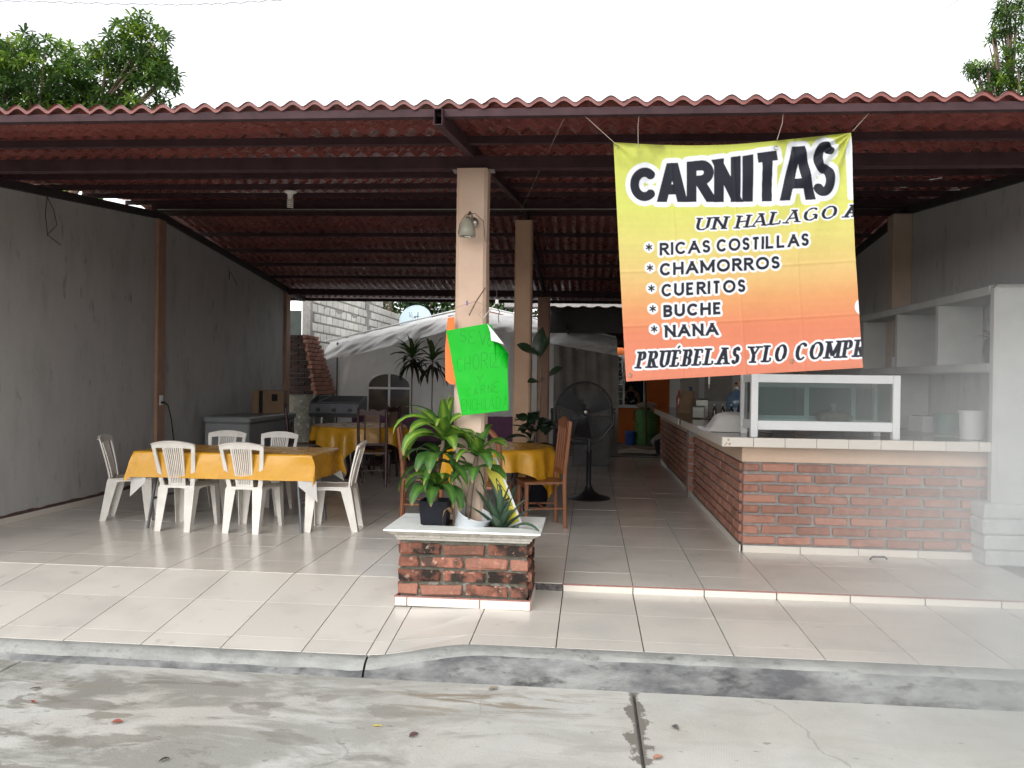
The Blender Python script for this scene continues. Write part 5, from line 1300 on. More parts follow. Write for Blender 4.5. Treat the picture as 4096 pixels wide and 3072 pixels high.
# ------------------------------------------------------------ orange house behind the passage
oh = thing('orange_house', 'orange painted house with a white barred window behind the passage', 'house', (1.3, 20.6, -.1))
def owall(m, x0, x1, z0, z1): m.box(((x0 + x1) / 2 - 1.3, .1, (z0 + z1) / 2 + .1), (x1 - x0, .2, z1 - z0))
m = MB(); owall(m, .05, .30, -.1, 3.4); owall(m, .30, 1.40, -.1, .83); owall(m, .30, 1.40, 2.15, 3.4); owall(m, 1.40, 3.6, -.1, 3.4); m.build('wall', M_orange, oh, fix=False)
MB().box((-.45, .08, 1.585), (1.09, .05, 1.32)).build('dark_backing', M_dark, oh) if False else None
m = MB(); m.box((-.45, 2.2, 1.3), (4.5, .05, 3.2)); m.box((-2.2, 1.2, 1.3), (.05, 2.1, 3.2)); m.box((1.5, 1.2, 1.3), (.05, 2.1, 3.2)); m.box((-.4, 1.2, 2.9), (3.8, 2.1, .05)); m.box((-.4, 1.2, .02), (3.8, 2.0, .05)); m.build('room', M_dark, oh)
wn = MB()
for x in (.33, .86, 1.38): wn.box((x - 1.3, .03, 1.59), (.05, .06, 1.32))
for z in (.955, 2.22): wn.box((-.45, .032, z), (1.10, .055, .05))
wo = wn.build('window', M_whiteal, oh, fix=False)
for k in range(6): MB().box((.595 - 1.3, .0, 1.12 + .19 * k), (.50, .018, .018)).build('bar', M_whiteal, wo)
MB().box((.595 - 1.3, .05, 1.59), (.48, .006, 1.2)).build('pane', M_glass, wo); MB().box((-.42, -.03, .925), (1.2, .12, .04)).build('sill', M_whiteal, oh)
MB().box((-.0, -.01, 3.5), (7.0, .6, .12)).build('roof_slab', M_mortar, oh)
kb = tag(MB().lathe([(.12, 0), (.135, .30), (.142, .305), (.142, .33), (.135, .34), (.125, .33), (.112, .02), (.001, .02)], 24, cap=False).build('bucket', M_bluepl, None, 40), 'blue plastic bucket beside the green drum in the back yard', 'bucket'); kb.location = (1.02, 20.1, -.1)
gd = thing('drum', 'green steel drum standing in the back yard by the orange house', 'drum', (1.42, 20.2, -.1))
MB().lathe([(.28, 0), (.29, .01), (.285, .28), (.297, .29), (.297, .305), (.285, .315), (.285, .57), (.297, .58), (.297, .595), (.285, .605), (.285, .86), (.295, .87), (.29, .885), (.275, .875), (.275, .70)], 32, cap=False).build('barrel', M_greend, gd, 40)
MB().tube([(-.285, -.02, .86), (-.33, -.03, .80), (-.31, -.03, .68), (-.36, -.03, .62)], .012, 6).build('hook', M_wire, gd, True)
sk = thing('cement_sack', 'crumpled pale sack resting on top of the green drum', 'sack', (1.42, 20.2, .78))
MB().grid(lambda u, v: (.26 * math.sin(PI * v) * math.cos(2 * PI * u) * (1 + .2 * mnoise.noise(Vector((u * 6, v * 5, 2)))), .2 * math.sin(PI * v) * math.sin(2 * PI * u), .09 - .09 * math.cos(PI * v) * (1 + .3 * mnoise.noise(Vector((u * 8, v * 5, 5)))) + .01), 20, 10, wrap=True).build('sack_body', mat('sack', (.34, .31, .27), rough=.95, var=.25, scale=14), sk, True)
tag(MB().tube([(1.39, 19.8, -.1), (1.37, 19.8, .9), (1.30, 19.8, 2.4)], [.03, .028, .022], 8).build('wooden_pole', M_bark, None, True), 'rough wooden pole standing in front of the green drum', 'pole')
tag(MB().tube([(2.02, 18.5, 1.3), (1.83, 18.5, 2.3)], .035, 8).build('dark_prop', M_blackpaint, None, True), 'leaning dark prop beside the orange house wall', 'pole')
tag(MB().grid(lambda u, v: (.55 + 1.1 * u, 17.3 + .5 * v + .1 * math.sin(u * 5), -.06 + .05 * mnoise.noise(Vector((u * 4, v * 4, 1))) + .04 * v), 20, 8).build('canvas_sheet', mat('canvas', (.42, .38, .31), rough=.95, var=.15), None, True), 'pale canvas sheet lying on the ground past the threshold', 'canvas')
for i, (x, y, s_, lab) in enumerate(((1.65, 16.6, .34, 'large dark boulder beside the threshold at the end of the counter'), (1.75, 19.3, .26, 'pale stone at the foot of the dark prop'))):
    m = MB(); m.grid(lambda u, v: (s_ * math.sin(PI * v) * math.cos(2 * PI * u) * (1 + .3 * mnoise.noise(Vector((u * 3, v * 3, i)))), s_ * .8 * math.sin(PI * v) * math.sin(2 * PI * u), -s_ * .8 * math.cos(PI * v) * (1 + .2 * mnoise.noise(Vector((u * 4, v * 3, 9 + i))))), 18, 10, wrap=True)
    o = tag(m.build('stone', M_dark if i == 0 else M_mortar, None, 50), lab, 'stone'); o.location = (x, y, s_ * .6 - .1)
shd = thing('kitchen_wall', 'dim grey kitchen wall behind the counter items', 'wall', (3.0, 15.3, 0))
MB().box((-.35, 0, 1.4), (2.3, .14, 2.9)).build('plaster', M_wall, shd); MB().box((-1.15, -.09, 1.45), (.34, .03, .8)).build('panel', mat('greige_panel', (.26, .24, .21), rough=.8), shd); MB().box((-.62, -.09, 1.5), (.5, .03, .75)).build('panel', MATS['greige_panel'], shd)

# dark lean-to over the passage behind the kitchen
lr = thing('shed_roof', 'dark lean-to roof over the passage between the kitchen and the orange house', 'roof', (1.6, 15.5, 2.9))
m = MB(); thick(m, lambda u, v: (-2.4 + 5.5 * u, 0 + 4.9 * v, .02 * math.sin(u * 120) - .56 * v), 160, 3, .01, (0, 0, -1)); m.build('sheet', M_darkbeam, lr, True)
for k in range(5): MB().box((.5, .2 + 1.1 * k, -.05 - .126 * k), (5.2, .05, .06)).build('batten', M_darkbeam, lr)
MB().box((-2.05, 2.4, -.36), (.05, 4.8, .10), Matrix.Rotation(R(-6.5), 4, 'X')).build('side_batten', M_darkbeam, lr)
thick(MB(), lambda u, v: (-2.4 + 5.5 * u, .3, -.07 - .42 * v), 2, 1, .01, (0, 1, 0)).build('dark_fascia', M_darkbeam, lr)
sw = thing('yard_wall', 'dark side wall closing the kitchen passage on the right', 'wall', (3.85, 17.9, 0)); MB().box((0, 0, 1.35), (.15, 5.5, 3.0)).build('plaster', M_wall, sw)
# ------------------------------------------------------------ trees
def rosette_tree(label, x, y, H, blobs, nros, Lr, cmats, seed, leafw=.30, lean=.6):
    rs = random.Random(seed); t = thing('tree', label, 'tree', (x, y, -.3))
    cz = sum(b[2] for b in blobs) / len(blobs)
    m = MB(); m.tube([(0, 0, 0), (.1, 0, H * .3), (.0, .1, H * .55), (.1, 0, H * .72)], [.28, .22, .17, .12], 9)
    for b in blobs:
        m.tube([(.0, .1, H * .5), (b[0] * .5, b[1] * .5, H * .5 + (b[2] - H * .5) * .6), (b[0], b[1], b[2])], [.11, .07, .025], 6)
        for _ in range(6): m.tube([(b[0] * .6, b[1] * .6, H * .5 + (b[2] - H * .5) * .7), (b[0] + rs.uniform(-1, 1) * b[3] * .8, b[1] + rs.uniform(-1, 1) * b[4] * .8, b[2] + rs.uniform(-.6, .8) * b[5])], [.05, .012], 5)
    m.build('trunk', M_bark, t, True)
    lv = [MB() for _ in cmats]
    for b in blobs:
        k = int(nros * b[6])
        for _ in range(k):
            while True:
                p = Vector((rs.uniform(-1, 1), rs.uniform(-1, 1), rs.uniform(-1, 1)))
                if .25 < p.length < 1: break
            c = Vector((b[0] + p.x * b[3], b[1] + p.y * b[4], b[2] + p.z * b[5]))
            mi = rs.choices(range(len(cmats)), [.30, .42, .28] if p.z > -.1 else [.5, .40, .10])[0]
            az0 = rs.uniform(0, 6.28); nl = 13; ax = Vector((rs.uniform(-.3, .3) + p.x * .4, rs.uniform(-.3, .3) + p.y * .4, 1)).normalized(); q = ax.to_track_quat('Z', 'Y')
            L0 = Lr * rs.uniform(.6, 1.3)
            for j in range(nl):
                a = az0 + j * 2.4; el = 1.0 - 1.75 * (j / nl) + rs.uniform(-.15, .15); L = L0 * rs.uniform(.8, 1.1)
                d = q @ Vector((math.cos(a) * math.cos(el), math.sin(a) * math.cos(el), math.sin(el))); s_ = d.cross(Vector((0, 0, 1))); s_ = s_.normalized() if s_.length > .05 else Vector((1, 0, 0))
                up = s_.cross(d); w2 = L * leafw * .5
                p1 = c + d * L * .5 + up * L * .04; p2 = c + d * L - Vector((0, 0, L * .16))
                p3 = c + d * L * .82 - Vector((0, 0, L * .05)); lv[mi].add([c, p1 - s_ * w2 * .7, p3 - s_ * w2 * .75, p2, p3 + s_ * w2 * .75, p1 + s_ * w2 * .7], [(0, 1, 2, 3, 4, 5)])
    for k, (mb, mm) in enumerate(zip(lv, cmats)):
        if mb.v: mb.build('crown', mm, t, False, fix=False)
    return t
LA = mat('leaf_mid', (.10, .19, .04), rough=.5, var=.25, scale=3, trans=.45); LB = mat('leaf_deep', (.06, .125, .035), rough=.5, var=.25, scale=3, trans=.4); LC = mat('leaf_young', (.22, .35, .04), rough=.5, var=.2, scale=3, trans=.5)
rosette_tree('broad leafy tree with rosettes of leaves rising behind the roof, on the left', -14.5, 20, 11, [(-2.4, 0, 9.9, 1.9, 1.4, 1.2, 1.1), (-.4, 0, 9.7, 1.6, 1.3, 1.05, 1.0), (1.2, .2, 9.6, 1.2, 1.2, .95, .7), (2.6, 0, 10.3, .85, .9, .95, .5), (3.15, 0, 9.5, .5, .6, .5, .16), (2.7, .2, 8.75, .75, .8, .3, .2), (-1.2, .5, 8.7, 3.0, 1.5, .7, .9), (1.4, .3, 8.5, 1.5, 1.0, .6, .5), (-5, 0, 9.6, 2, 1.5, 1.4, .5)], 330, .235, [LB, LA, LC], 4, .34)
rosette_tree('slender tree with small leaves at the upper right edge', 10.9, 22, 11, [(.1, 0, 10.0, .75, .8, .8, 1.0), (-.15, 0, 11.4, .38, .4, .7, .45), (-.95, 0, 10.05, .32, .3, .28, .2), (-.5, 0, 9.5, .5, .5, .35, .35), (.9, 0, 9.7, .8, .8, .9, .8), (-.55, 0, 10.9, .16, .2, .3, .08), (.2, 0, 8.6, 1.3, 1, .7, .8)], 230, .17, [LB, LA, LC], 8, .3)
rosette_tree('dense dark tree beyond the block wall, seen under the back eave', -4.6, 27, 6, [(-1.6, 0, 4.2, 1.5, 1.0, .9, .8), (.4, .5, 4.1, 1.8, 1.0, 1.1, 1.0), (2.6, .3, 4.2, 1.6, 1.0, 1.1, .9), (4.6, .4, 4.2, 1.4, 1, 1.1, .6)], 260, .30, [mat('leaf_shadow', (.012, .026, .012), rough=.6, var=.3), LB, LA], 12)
rosette_tree('dense shrub-like tree just outside the left wall, showing in the gap under the roof', -7.6, 10, 4.4, [(-.2, -2, 3.5, .8, 1.6, .8, .7), (0, .5, 3.6, .8, 1.5, .8, .7), (.1, 3, 3.4, .7, 1.5, .7, .5)], 150, .28, [LB, LA, LC], 15)
# ------------------------------------------------------------ lamp, bulb, wires
wl = thing('wall_lamp', 'frosted bell wall lamp fixed to the front column', 'lamp', (-.84, 5.49, 2.52))
MB().lathe([(.001, 0), (.036, 0), (.036, .008), (.022, .018), (.001, .02)], 20, Matrix.Translation((.02, 0, .03)) @ Matrix.Rotation(PI / 2, 4, 'X'), cap=False).build('backplate', M_chrome, wl, True)
MB().tube([(.02, -.015, .03), (.015, -.05, .075), (.008, -.085, .085), (.0, -.105, .06), (0, -.108, .03)], .008, 8).build('arm', M_chrome, wl, True)
MB().lathe([(.022, .035), (.030, .02), (.045, 0), (.054, -.04), (.058, -.085), (.055, -.085), (.050, -.04), (.040, 0), (.020, .02)], 28, Matrix.Translation((-.004, -.108, 0)), cap=False).build('shade', M_frost, wl, True)
MB().lathe([(.001, .05), (.016, .048), (.02, .03), (.016, .02)], 14, Matrix.Translation((-.002, -.108, 0)), cap=False).build('socket', M_chrome, wl, True)
def spiral(t, M_, r, z0, z1, turns):
    MB().tube([M_ @ Vector((r * math.cos(a), r * math.sin(a), z0 + (z1 - z0) * a / (2 * PI * turns))) for a in [2 * PI * turns * k / (turns * 14) for k in range(turns * 14 + 1)]], .006, 6).build('bulb_tube', M_bulb, t, True)
spiral(wl, Matrix.Translation((0, -.108, 0)), .018, .0, -.092, 5)
cord('wire', 'bare brown wire hooped over the wall lamp', [(-.925, 5.49, 2.47), (-.91, 5.47, 2.54), (-.86, 5.40, 2.585), (-.80, 5.42, 2.60), (-.745, 5.46, 2.55), (-.735, 5.49, 2.42)], .003, M_bark, nseg=3, cat='wire')
cb = thing('ceiling_bulb', 'bare spiral bulb hanging from the roof above the white chairs', 'bulb', at(1161, 785, Y=8.0))
MB().lathe([(.001, .05), (.062, .05), (.064, .04), (.03, .022), (.026, -.03), (.001, -.03)], 18, cap=False).build('holder', M_bulb, cb, 40); MB().tube([(0, 0, .05), (0, 0, .12)], .008, 6).build('stem', M_wire, cb)
spiral(cb, Matrix.Identity(4), .028, -.03, -.12, 5)
cord('ridge_glint', 'thin pale strip added as the glint along the ridge beam, across the roof', [(-5.6, 9.87, 3.61), (3.7, 9.87, 3.555)], .008, M_chrome, cat='pipe')  # bright strip added for light catching the ridge beam's lower edge
cord('wire_loop', 'loose wire loop dangling from the top of the left wall', [at(190, 780, X=-5.60), at(181, 850, X=-5.58), at(190, 940, X=-5.58), at(243, 980, X=-5.58), at(190, 940, X=-5.57), at(228, 900, X=-5.58), at(215, 840, X=-5.58), at(190, 790, X=-5.60)], .004, M_wire, nseg=5, cat='wire')
cord('wire_tail', 'short wire tail hanging further along the left wall', [at(915, 1068, X=-5.60), at(917, 1120, X=-5.59), at(920, 1085, X=-5.59), at(948, 1138, X=-5.59)], .004, M_wire, nseg=5, cat='wire')
so_ = thing('wall_socket', 'electric socket with a black plug on the brown pilaster', 'socket', (-5.572, 9.95, 1.14))
MB().box((.006, 0, .0), (.012, .08, .13), ch=.003).build('plate', M_white, so_); MB().box((.03, 0, -.03), (.04, .035, .03), ch=.004).build('plug', M_black, so_)
MB().tube([(.05, 0, -.03), (.08, .03, -.06), (.09, .10, -.25), (.07, .22, -.6), (.06, .3, -.95)], .008, 6).build('cord', M_black, so_, True)
# tangle of wires, clip and tie on the front column
cord('wire', 'brown cable slanting down in front of the column above the green poster', [at(1942, 1150, Y=5.46), at(1905, 1205, Y=5.45), at(1876, 1262, Y=5.45)], .005, M_bark, nseg=6, cat='wire')
cord('wire', 'thin pale wire hooped around the column above the green poster', [at(1815, 1232, Y=5.47), at(1850, 1222, Y=5.46), at(1900, 1205, Y=5.45), at(1942, 1222, Y=5.46), at(1915, 1260, Y=5.45), at(1945, 1290, Y=5.45)], .0022, M_string, nseg=6, cat='wire')
cord('wire', 'black wire hook tied near the poster, right of the column', [at(1985, 1150, Y=5.5), at(1990, 1235, Y=5.5), at(1998, 1245, Y=5.5), at(1993, 1270, Y=5.5), at(1996, 1292, Y=5.5)], .0028, M_wire, nseg=6, cat='wire')
a, b = at(1933, 1272, Y=5.43), at(1995, 1198, Y=5.43)
zt_o = thing('plastic_tie', 'translucent white plastic strap sticking out beside the column', 'strap', a); d = b - a
MB().tube([(0, 0, 0), d * .8], [.006, .008], 6, flat=.4).build('strap', M_whitecloth, zt_o); MB().box(d * .88, (.022, .012, .03), ch=.003).build('buckle', M_whitecloth, zt_o)
tag(MB().box(at(1868, 1212, Y=5.44), (.010, .010, .034), ch=.002).build('clothes_peg', mat('purple_plastic', (.16, .09, .30), rough=.4)), 'small purple clothes peg on the wire around the column', 'peg')
cord('guy_string', 'long thin string rising from the middle of the eave to the second column', [at(2080, 850, Y=9.6), at(2255, 475, Y=4.5)], .0018, M_string)
# overhead cables
P = [at(x, y, Y=9.0) for x, y in ((-200, 2), (100, 5), (400, 14), (700, 19), (900, 14), (1200, -6))]
tw = []
for i in range(121):
    k = i / 120 * 5; j = min(4, int(k)); p = P[j].lerp(P[j + 1], k - j); tw.append(p + Vector((0, .006 * math.cos(i), .008 * math.sin(i * 1.1))))
tag(MB().tube(tw, .0035, 5).build('overhead_cable', M_steelgrey, None, True), 'twisted overhead cable crossing the top left of the sky', 'cable')
tag(MB().tube([at(3560, 182, Y=14), at(3830, 2, Y=11), at(3950, -80, Y=10)], .004, 5).build('service_wire', M_steelgrey, None, True), 'single thin wire slanting up towards the right-hand tree', 'cable')
# ------------------------------------------------------------ things on the counter
def on(px, py, z=1.0): return at(px, py, Z=z)
cz = .998
p = on(2840, 1722, cz); pp = thing('paper_stack', 'stack of white paper menus lying near the counter edge', 'papers', (p.x + .1, p.y + .02, cz), R(8))
for k in range(4): MB().box((.01 * (k % 2), .01 * k, .005 + .009 * k), (.36, .28, .007), Matrix.Rotation(R(k * 4 - 5), 4, 'Z')).build('sheet', M_paper, pp)
p = on(2850, 1690, cz); cloth_ = thing('folded_cloth', 'crumpled white cloth heaped on the counter beside the display case', 'cloth', (1.42, 7.95, cz))
def clf(u, v):
    x = (u - .5) * .62; y = (v - .5) * .42; e = min(u, 1 - u, v, 1 - v); h = .16 * min(1, e * 5) * (.55 + .45 * math.sin(u * 2.3 + .5)) + .05 * mnoise.noise(Vector((u * 4, v * 4, 1))) * min(1, e * 8)
    return (x, y, .003 + max(0, h))
MB().grid(clf, 30, 20).build('cloth_heap', M_whitecloth, cloth_, True)
def bottle(label, x, y, z, h, r, m_, capm, group=None):
    t = thing('bottle', label, 'bottle', (x, y, z), 0, group)
    MB().lathe([(.001, 0), (r, 0), (r, h * .55), (r * .95, h * .62), (r * .42, h * .80), (r * .36, h * .93), (.001, h * .93)], 16, cap=False).build('body', m_, t, 40)
    MB().lathe([(r * .42, h * .92), (r * .42, h), (.001, h)], 12, cap=False).build('cap', capm, t, 40)
    return t
M_soda = mat('orange_soda', (.30, .10, .04), rough=.15); M_blueb = mat('blue_bottle', (.05, .08, .16), rough=.2); M_brownb = mat('brown_glass', (.03, .015, .01), rough=.1)
p = on(2622, 1640, cz); bottle('orange soda bottle at the far end of the counter', 1.55, 14.2, cz, .34, .05, M_soda, M_orangeboard)
bottle('large grey-blue bottle beside the orange soda at the far end of the counter', 1.62, 13.2, cz, .40, .07, M_blueb, M_black)
for i, (x, y, r_) in enumerate(((1.62, 10.62, 'left'), (1.72, 10.60, 'middle'), (1.82, 10.56, 'right'))): bottle('small dark sauce bottle, %s of the three by the steel boxes' % r_, x, y, cz, .19, .026, M_brownb, M_chrome, 'sauce bottles on the counter')
for i, (x, y, w_, h, lab) in enumerate(((1.42, 10.75, .16, .15, 'shiny steel napkin box at the front edge of the far counter'), (1.50, 11.0, .17, .24, 'taller steel box behind the napkin box'))):
    t = thing('steel_box', lab, 'box', (x, y, cz)); MB().box((0, 0, h / 2), (w_, .16, h), ch=.008).build('body', M_chrome, t); MB().box((0, 0, h + .006), (w_ + .01, .17, .012), ch=.004).build('lid', M_steelgrey, t)
t = thing('paper_bag', 'brown paper bag slumped on the far counter', 'bag', (1.45, 12.4, cz)); MB().grid(lambda u, v: (.14 * math.cos(2 * PI * u) * (1 - .35 * v) + .05 * v, .10 * math.sin(2 * PI * u) * (1 - .7 * v), .34 * v + .02 * mnoise.noise(Vector((u * 8, v * 4, 0)))), 20, 8, wrap=True).build('bag_body', M_card, t, True)
t = thing('water_jug', 'big clear blue water jug behind the sauce bottles', 'jug', (1.95, 10.9, cz)); MB().lathe([(.001, 0), (.13, 0), (.135, .04), (.135, .12), (.128, .14), (.135, .16), (.135, .28), (.09, .34), (.03, .37), (.03, .40), (.001, .40)], 24, cap=False).build('jug_body', mat('jug_blue', (.10, .16, .24), rough=.15), t, 40)
MB().lathe([(.032, .39), (.032, .42), (.001, .42)], 12, cap=False).build('cap', M_white, t)
t = thing('gas_tube_lamp', 'white rod hanging over the counter below the banner', 'rod', at(2837, 1530, Y=9.0)); MB().tube([(0, 0, .35), (0, 0, -.02)], .011, 8).build('rod', M_white, t); MB().lathe([(.001, -.07), (.008, -.06), (.012, -.02), (.001, -.01)], 8, cap=False).build('tip', M_chrome, t)
# crackling bag inside the display case
t = thing('snack_bag', 'clear bag of brown pork crackling inside the display case', 'bag', (2.16, 7.36, 1.111))
MB().grid(lambda u, v: (.155 * math.sin(PI * v) ** .6 * math.cos(2 * PI * u) * (1 + .15 * mnoise.noise(Vector((u * 9, v * 6, 1)))), .10 * math.sin(PI * v) ** .6 * math.sin(2 * PI * u), .055 - .055 * math.cos(PI * v) * (1 + .3 * mnoise.noise(Vector((u * 9, v * 6, 7))))), 28, 14, wrap=True).build('crackling', mat('crackling', (.30, .20, .14), rough=.5, var=.4, scale=60, bump=1), t, True)
MB().lathe([(.04, .10), (.015, .13), (.012, .14), (.03, .175), (.022, .18)], 10, cap=False).build('knotted_top', mat('clear_plastic', (.55, .55, .55), rough=.2, trans=.5), t, True)
# shelf items
def pail(label, x, y, z, r, h, m_): 
    t = thing('pail', label, 'pail', (x, y, z)); MB().lathe([(.001, 0), (r * .88, 0), (r, h), (r * 1.05, h), (r * 1.05, h + .015), (r * .95, h + .015), (.001, h * .9)], 22, cap=False).build('body', m_, t, 40); MB().tube([(r, 0, h), (0, -r * .6, h * .75), (-r, 0, h)], .004, 5).build('handle', M_wire, t, True); return t
pail('white plastic pail on the lower shelf in the smoke', 3.42, 7.55, .99, .11, .24, M_white); pail('dull green pail on the lower shelf beside the white one', 3.46, 8.15, .99, .12, .19, mat('dull_green', (.08, .20, .15), rough=.6))
t = thing('white_carton', 'small white carton on the lower shelf behind the pails', 'box', (3.45, 8.65, .99), R(10)); MB().box((0, 0, .08), (.2, .26, .16), ch=.006).build('carton_body', M_paper, t); MB().box((0, 0, .163), (.205, .12, .006)).build('tape', M_card, t)
t = thing('small_carton', 'small white packet on the middle shelf', 'box', (3.45, 9.3, 1.662)); MB().box((0, 0, .06), (.15, .16, .12), ch=.006).build('carton_body', M_paper, t); MB().box((0, 0, .123), (.155, .05, .006)).build('tape', M_card, t)
t = thing('dark_vase', 'dark pot with a leafy plant on the middle shelf', 'vase', (3.47, 7.28, 1.662)); MB().lathe([(.001, 0), (.07, 0), (.09, .10), (.075, .2), (.06, .22), (.001, .21)], 18, cap=False).build('vase_body', M_black, t, 40)
for k in range(12): leaf((0, 0, .2), k * 2.4, R(70 - 4 * k), .16, .05, 1.0, .2).build('leaf', M_leafdark, t, True)
tag(MB().tube([at(3480, 2237, Z=.012), at(3490, 2227, Z=.02), at(3540, 2228, Z=.02), at(3548, 2236, Z=.012)], .008, 6).build('drawer_handle', M_steelgrey, None, True), 'loose metal handle lying at the foot of the brick counter', 'handle')
# ------------------------------------------------------------ fallen leaves on the road
for i, (x, y, c, lab) in enumerate(((140, 2815, (.30, .10, .06), 'curled reddish dry leaf on the road, nearest the left edge'), (445, 2895, (.24, .06, .04), 'small dark red leaf in the middle of the stained concrete'), (163, 2757, (.16, .13, .11), 'tiny grey leaf scrap near the dropped kerb'), (1490, 2905, (.72, .58, .06), 'yellow leaf lying flat on the road'), (1638, 2952, (.10, .05, .05), 'dark maroon leaf with an upturned stem on the road'), (677, 3035, (.08, .075, .07), 'dark scrap of leaf near the bottom edge'), (1955, 2762, (.20, .17, .13), 'thin brown leaf close to the kerb face'), (2612, 3040, (.32, .17, .11), 'brown leaf on the slab joint at the bottom edge'), (2688, 2906, (.10, .095, .09), 'dark pebble-like scrap right of the slab joint'))):
    p = at(x, y, Z=-.248); m = leaf((0, 0, .004), R(random.uniform(0, 360) if i != 3 else 5), R(12 if i != 3 else 3), .055 if i != 3 else .05, .026 if i != 3 else .014, .5 if i != 3 else .1, .5 if i != 3 else .1, .6 if i != 3 else 0, n=6)
    o = tag(m.build('fallen_leaf', mat('leaf_%s' % 'abcdefghij'[i], c, rough=.7, var=.2, scale=80), None, True), lab, 'leaf', 'leaves fallen on the road'); o.location = p
# ------------------------------------------------------------ people (dim, behind the counter and in the far window)
def person(label, x, y, z, rz, joints, radii, edges, clothes, hair_pts):
    t = thing('person', label, 'person', (x, y, z), rz)
    def skin(name, js, rad, eds, m_):
        me = bpy.data.meshes.new(name); me.from_pydata(js, eds, []); o = link(name, me, m_, t)
        md = o.modifiers.new('skin', 'SKIN'); md.use_smooth_shade = True; md.branch_smoothing = .6
        for i, v in enumerate(me.skin_vertices[0].data): v.radius = rad[i] if isinstance(rad[i], tuple) else (rad[i], rad[i]); v.use_root = (i == 0)
        o.modifiers.new('sub', 'SUBSURF').levels = 2; o.modifiers['sub'].render_levels = 2
        return o
    skin('body', joints, radii, edges, M_skin)
    for (nm, js, rad, eds, m_) in clothes: skin(nm, js, rad, eds, m_)
    MB().grid(lambda u, v: hair_pts(u, v), 18, 12, wrap=True).build('hair', M_hair, t, True)
    return t
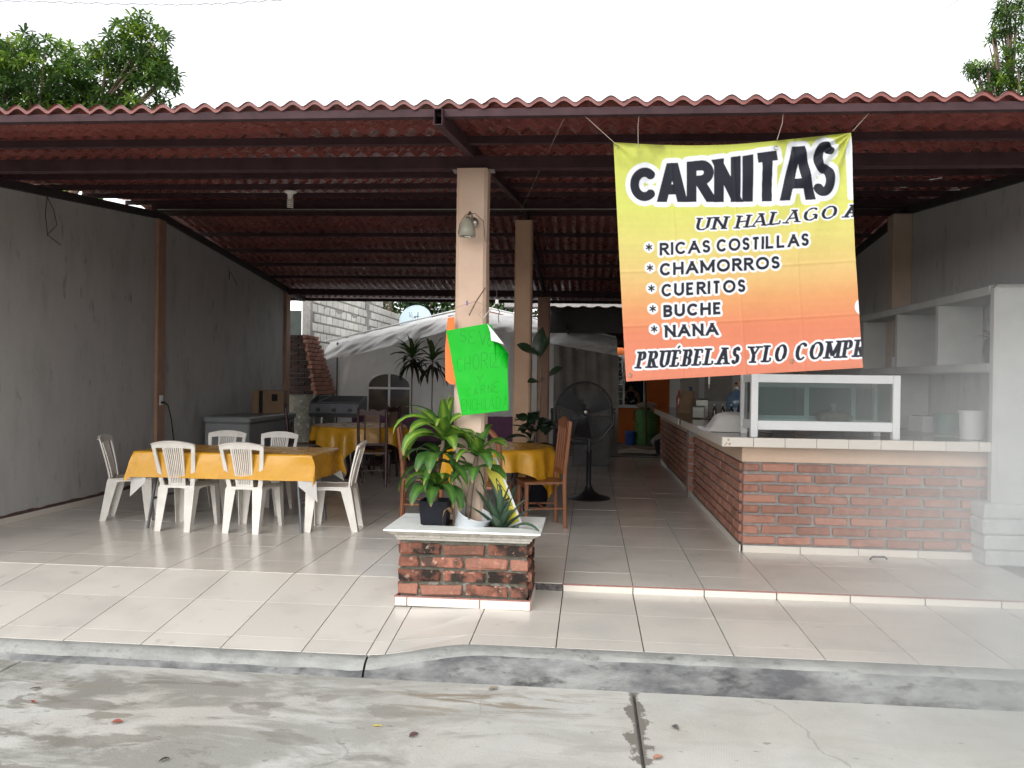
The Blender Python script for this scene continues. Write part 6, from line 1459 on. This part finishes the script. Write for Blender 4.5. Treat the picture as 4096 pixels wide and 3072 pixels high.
#        0 pelvis 1 belly 2 chest 3 neck 4 head-base 5 head 6 crown | arms 7-9 (right: shoulder elbow wrist) 10 palm 11-13 ... | legs
def figure(label, x, y, z, rz, elbow, hand, top_m, low_m, lean=0.0, sleeve=True):
    J = [(0, 0, .92), (0, .01 + lean * .3, 1.08), (0, lean * .7, 1.26), (0, lean, 1.39), (0, lean + .015, 1.43), (0, lean + .03, 1.50), (0, lean + .02, 1.57)]
    Rr = [(.145, .10), (.125, .092), (.145, .10), (.052, .052), (.055, .06), (.072, .085), (.058, .07)]
    E = [(0, 1), (1, 2), (2, 3), (3, 4), (4, 5), (5, 6)]
    for sx in (-1, 1):
        s = len(J); e = elbow; h = hand
        J += [(sx * .165, lean * .85, 1.32), (sx * e[0], e[1], e[2]), (sx * h[0], h[1], h[2]), (sx * h[0] * .97, h[1] + .05, h[2] - .01)]
        Rr += [.055, .040, .027, (.034, .018)]; E += [(2, s), (s, s + 1), (s + 1, s + 2), (s + 2, s + 3)]
        b = len(J)
        for k in range(4):
            o = (k - 1.5) * .018; L = (.055, .068, .064, .05)[k]
            J += [(sx * h[0] * .97 + o, h[1] + .085, h[2] - .012), (sx * h[0] * .97 + o, h[1] + .085 + L * .6, h[2] - .02 - L * .5)]; Rr += [.009, .007]; E += [(s + 3, b + 2 * k), (b + 2 * k, b + 2 * k + 1)]
        b = len(J); J += [(sx * h[0] * .97 - sx * .035, h[1] + .05, h[2] - .015), (sx * h[0] * .97 - sx * .045, h[1] + .085, h[2] - .03)]; Rr += [.010, .008]; E += [(s + 2, b), (b, b + 1)]
        b = len(J); J += [(sx * .085, 0, .84), (sx * .095, .02, .48), (sx * .095, -.01, .08), (sx * .10, .10, .03)]; Rr += [.085, .056, .038, (.04, .025)]; E += [(0, b), (b, b + 1), (b + 1, b + 2), (b + 2, b + 3)]
    T = [(0, 0, .86), (0, .01 + lean * .3, 1.08), (0, lean * .7, 1.26), (0, lean * .9, 1.345)]; TR = [(.165, .12), (.142, .108), (.158, .112), (.10, .08)]; TE = [(0, 1), (1, 2), (2, 3)]
    if sleeve:
        for sx in (-1, 1): s = len(T); T += [(sx * .168, lean * .85, 1.315), (sx * (.165 * .4 + elbow[0] * .6), elbow[1] * .6 + lean * .3, 1.32 * .4 + elbow[2] * .6)]; TR += [.068, .056]; TE += [(2, s), (s, s + 1)]
    Lg = [(0, 0, .90)]; LR = [(.155, .115)]; LE = []
    for sx in (-1, 1): s = len(Lg); Lg += [(sx * .088, 0, .80), (sx * .096, .02, .48), (sx * .096, -.01, .10)]; LR += [.10, .072, .055]; LE += [(0, s), (s, s + 1), (s + 1, s + 2)]
    def hair(u, v):
        a = 2 * PI * u; e = PI * v * .62; r = .096; c = Vector((0, lean + .0, 1.535)); bk = .5 - .5 * math.sin(a)
        return c + Vector((r * .9 * math.sin(e) * math.cos(a), r * 1.08 * math.sin(e) * math.sin(a) - .022, r * 1.12 * math.cos(e) - .05 * bk * max(0, v - .6)))
    t = person(label, x, y, z, rz, J, Rr, E, [('top', T, TR, TE, top_m), ('trousers', Lg, LR, LE, low_m)], hair)
    hd_ = Vector((0, lean + .03, 1.50))
    for sx in (-1, 1):
        MB().lathe([(.001, -.011), (.009, -.007), (.011, 0), (.009, .007), (.001, .011)], 8, Matrix.Translation(hd_ + Vector((sx * .028, .083, .012))), cap=False).build('eye', M_black, t, True)
        MB().lathe([(.001, -.03), (.014, -.02), (.018, .0), (.014, .02), (.001, .03)], 8, Matrix.Translation(hd_ + Vector((sx * .076, -.005, 0))) @ Matrix.Diagonal((.5, 1, 1, 1)), cap=False).build('ear', M_skin, t, True)
    MB().tube([hd_ + Vector((0, .08, .02)), hd_ + Vector((0, .105, -.018)), hd_ + Vector((0, .085, -.026))], [.007, .014, .010], 8).build('nose', M_skin, t, True)
    MB().tube([hd_ + Vector((-.022, .082, -.05)), hd_ + Vector((0, .090, -.052)), hd_ + Vector((.022, .082, -.05))], [.003, .007, .003], 6).build('mouth', mat('lips', (.22, .07, .06), rough=.5), t, True)
    return t
figure('person in dark clothes working behind the counter next to the display case', 1.72, 8.75, -.05, R(70), (.24, .10, 1.08), (.15, .33, 1.06), M_darkcloth, M_darkcloth, .05)
figure('person in a dark floral top seen from behind in the window of the orange house', 1.08, 21.35, -.12, R(-12), (.22, .03, 1.06), (.12, .22, 1.02), M_floral, M_floral, .02, False)
# ------------------------------------------------------------ smoke drifting in front of the counter
def smoke():
    m = bpy.data.materials.new('smoke'); m.use_nodes = True; N = m.node_tree.nodes; L = m.node_tree.links; N.remove(N['Principled BSDF'])
    v = N.new('ShaderNodeVolumePrincipled'); v.inputs['Color'].default_value = (.92, .95, .96, 1); v.inputs['Anisotropy'].default_value = .2
    tc = N.new('ShaderNodeTexCoord'); gr_ = N.new('ShaderNodeTexGradient'); gr_.gradient_type = 'SPHERICAL'; L.new(tc.outputs['Object'], gr_.inputs[0])
    mr = N.new('ShaderNodeMapRange'); mr.interpolation_type = 'SMOOTHSTEP'; mr.inputs[1].default_value = 0; mr.inputs[2].default_value = 1; mr.inputs[3].default_value = 0; mr.inputs[4].default_value = SMOKE_D
    L.new(gr_.outputs[0], mr.inputs[0]); L.new(mr.outputs[0], v.inputs['Density']); L.new(v.outputs[0], N['Material Output'].inputs['Volume'])
    o = MB().lathe([(.001, -1)] + [(math.sin(PI * k / 12), -math.cos(PI * k / 12)) for k in range(1, 12)] + [(.001, 1)], 24, cap=False).build('smoke', m)
    o['kind'] = 'stuff'; return o
SMOKE_D = 1.0
sk_ = smoke(); sk_.location = (2.55, 3.75, .75); sk_.scale = (1.95, 1.25, 1.6)
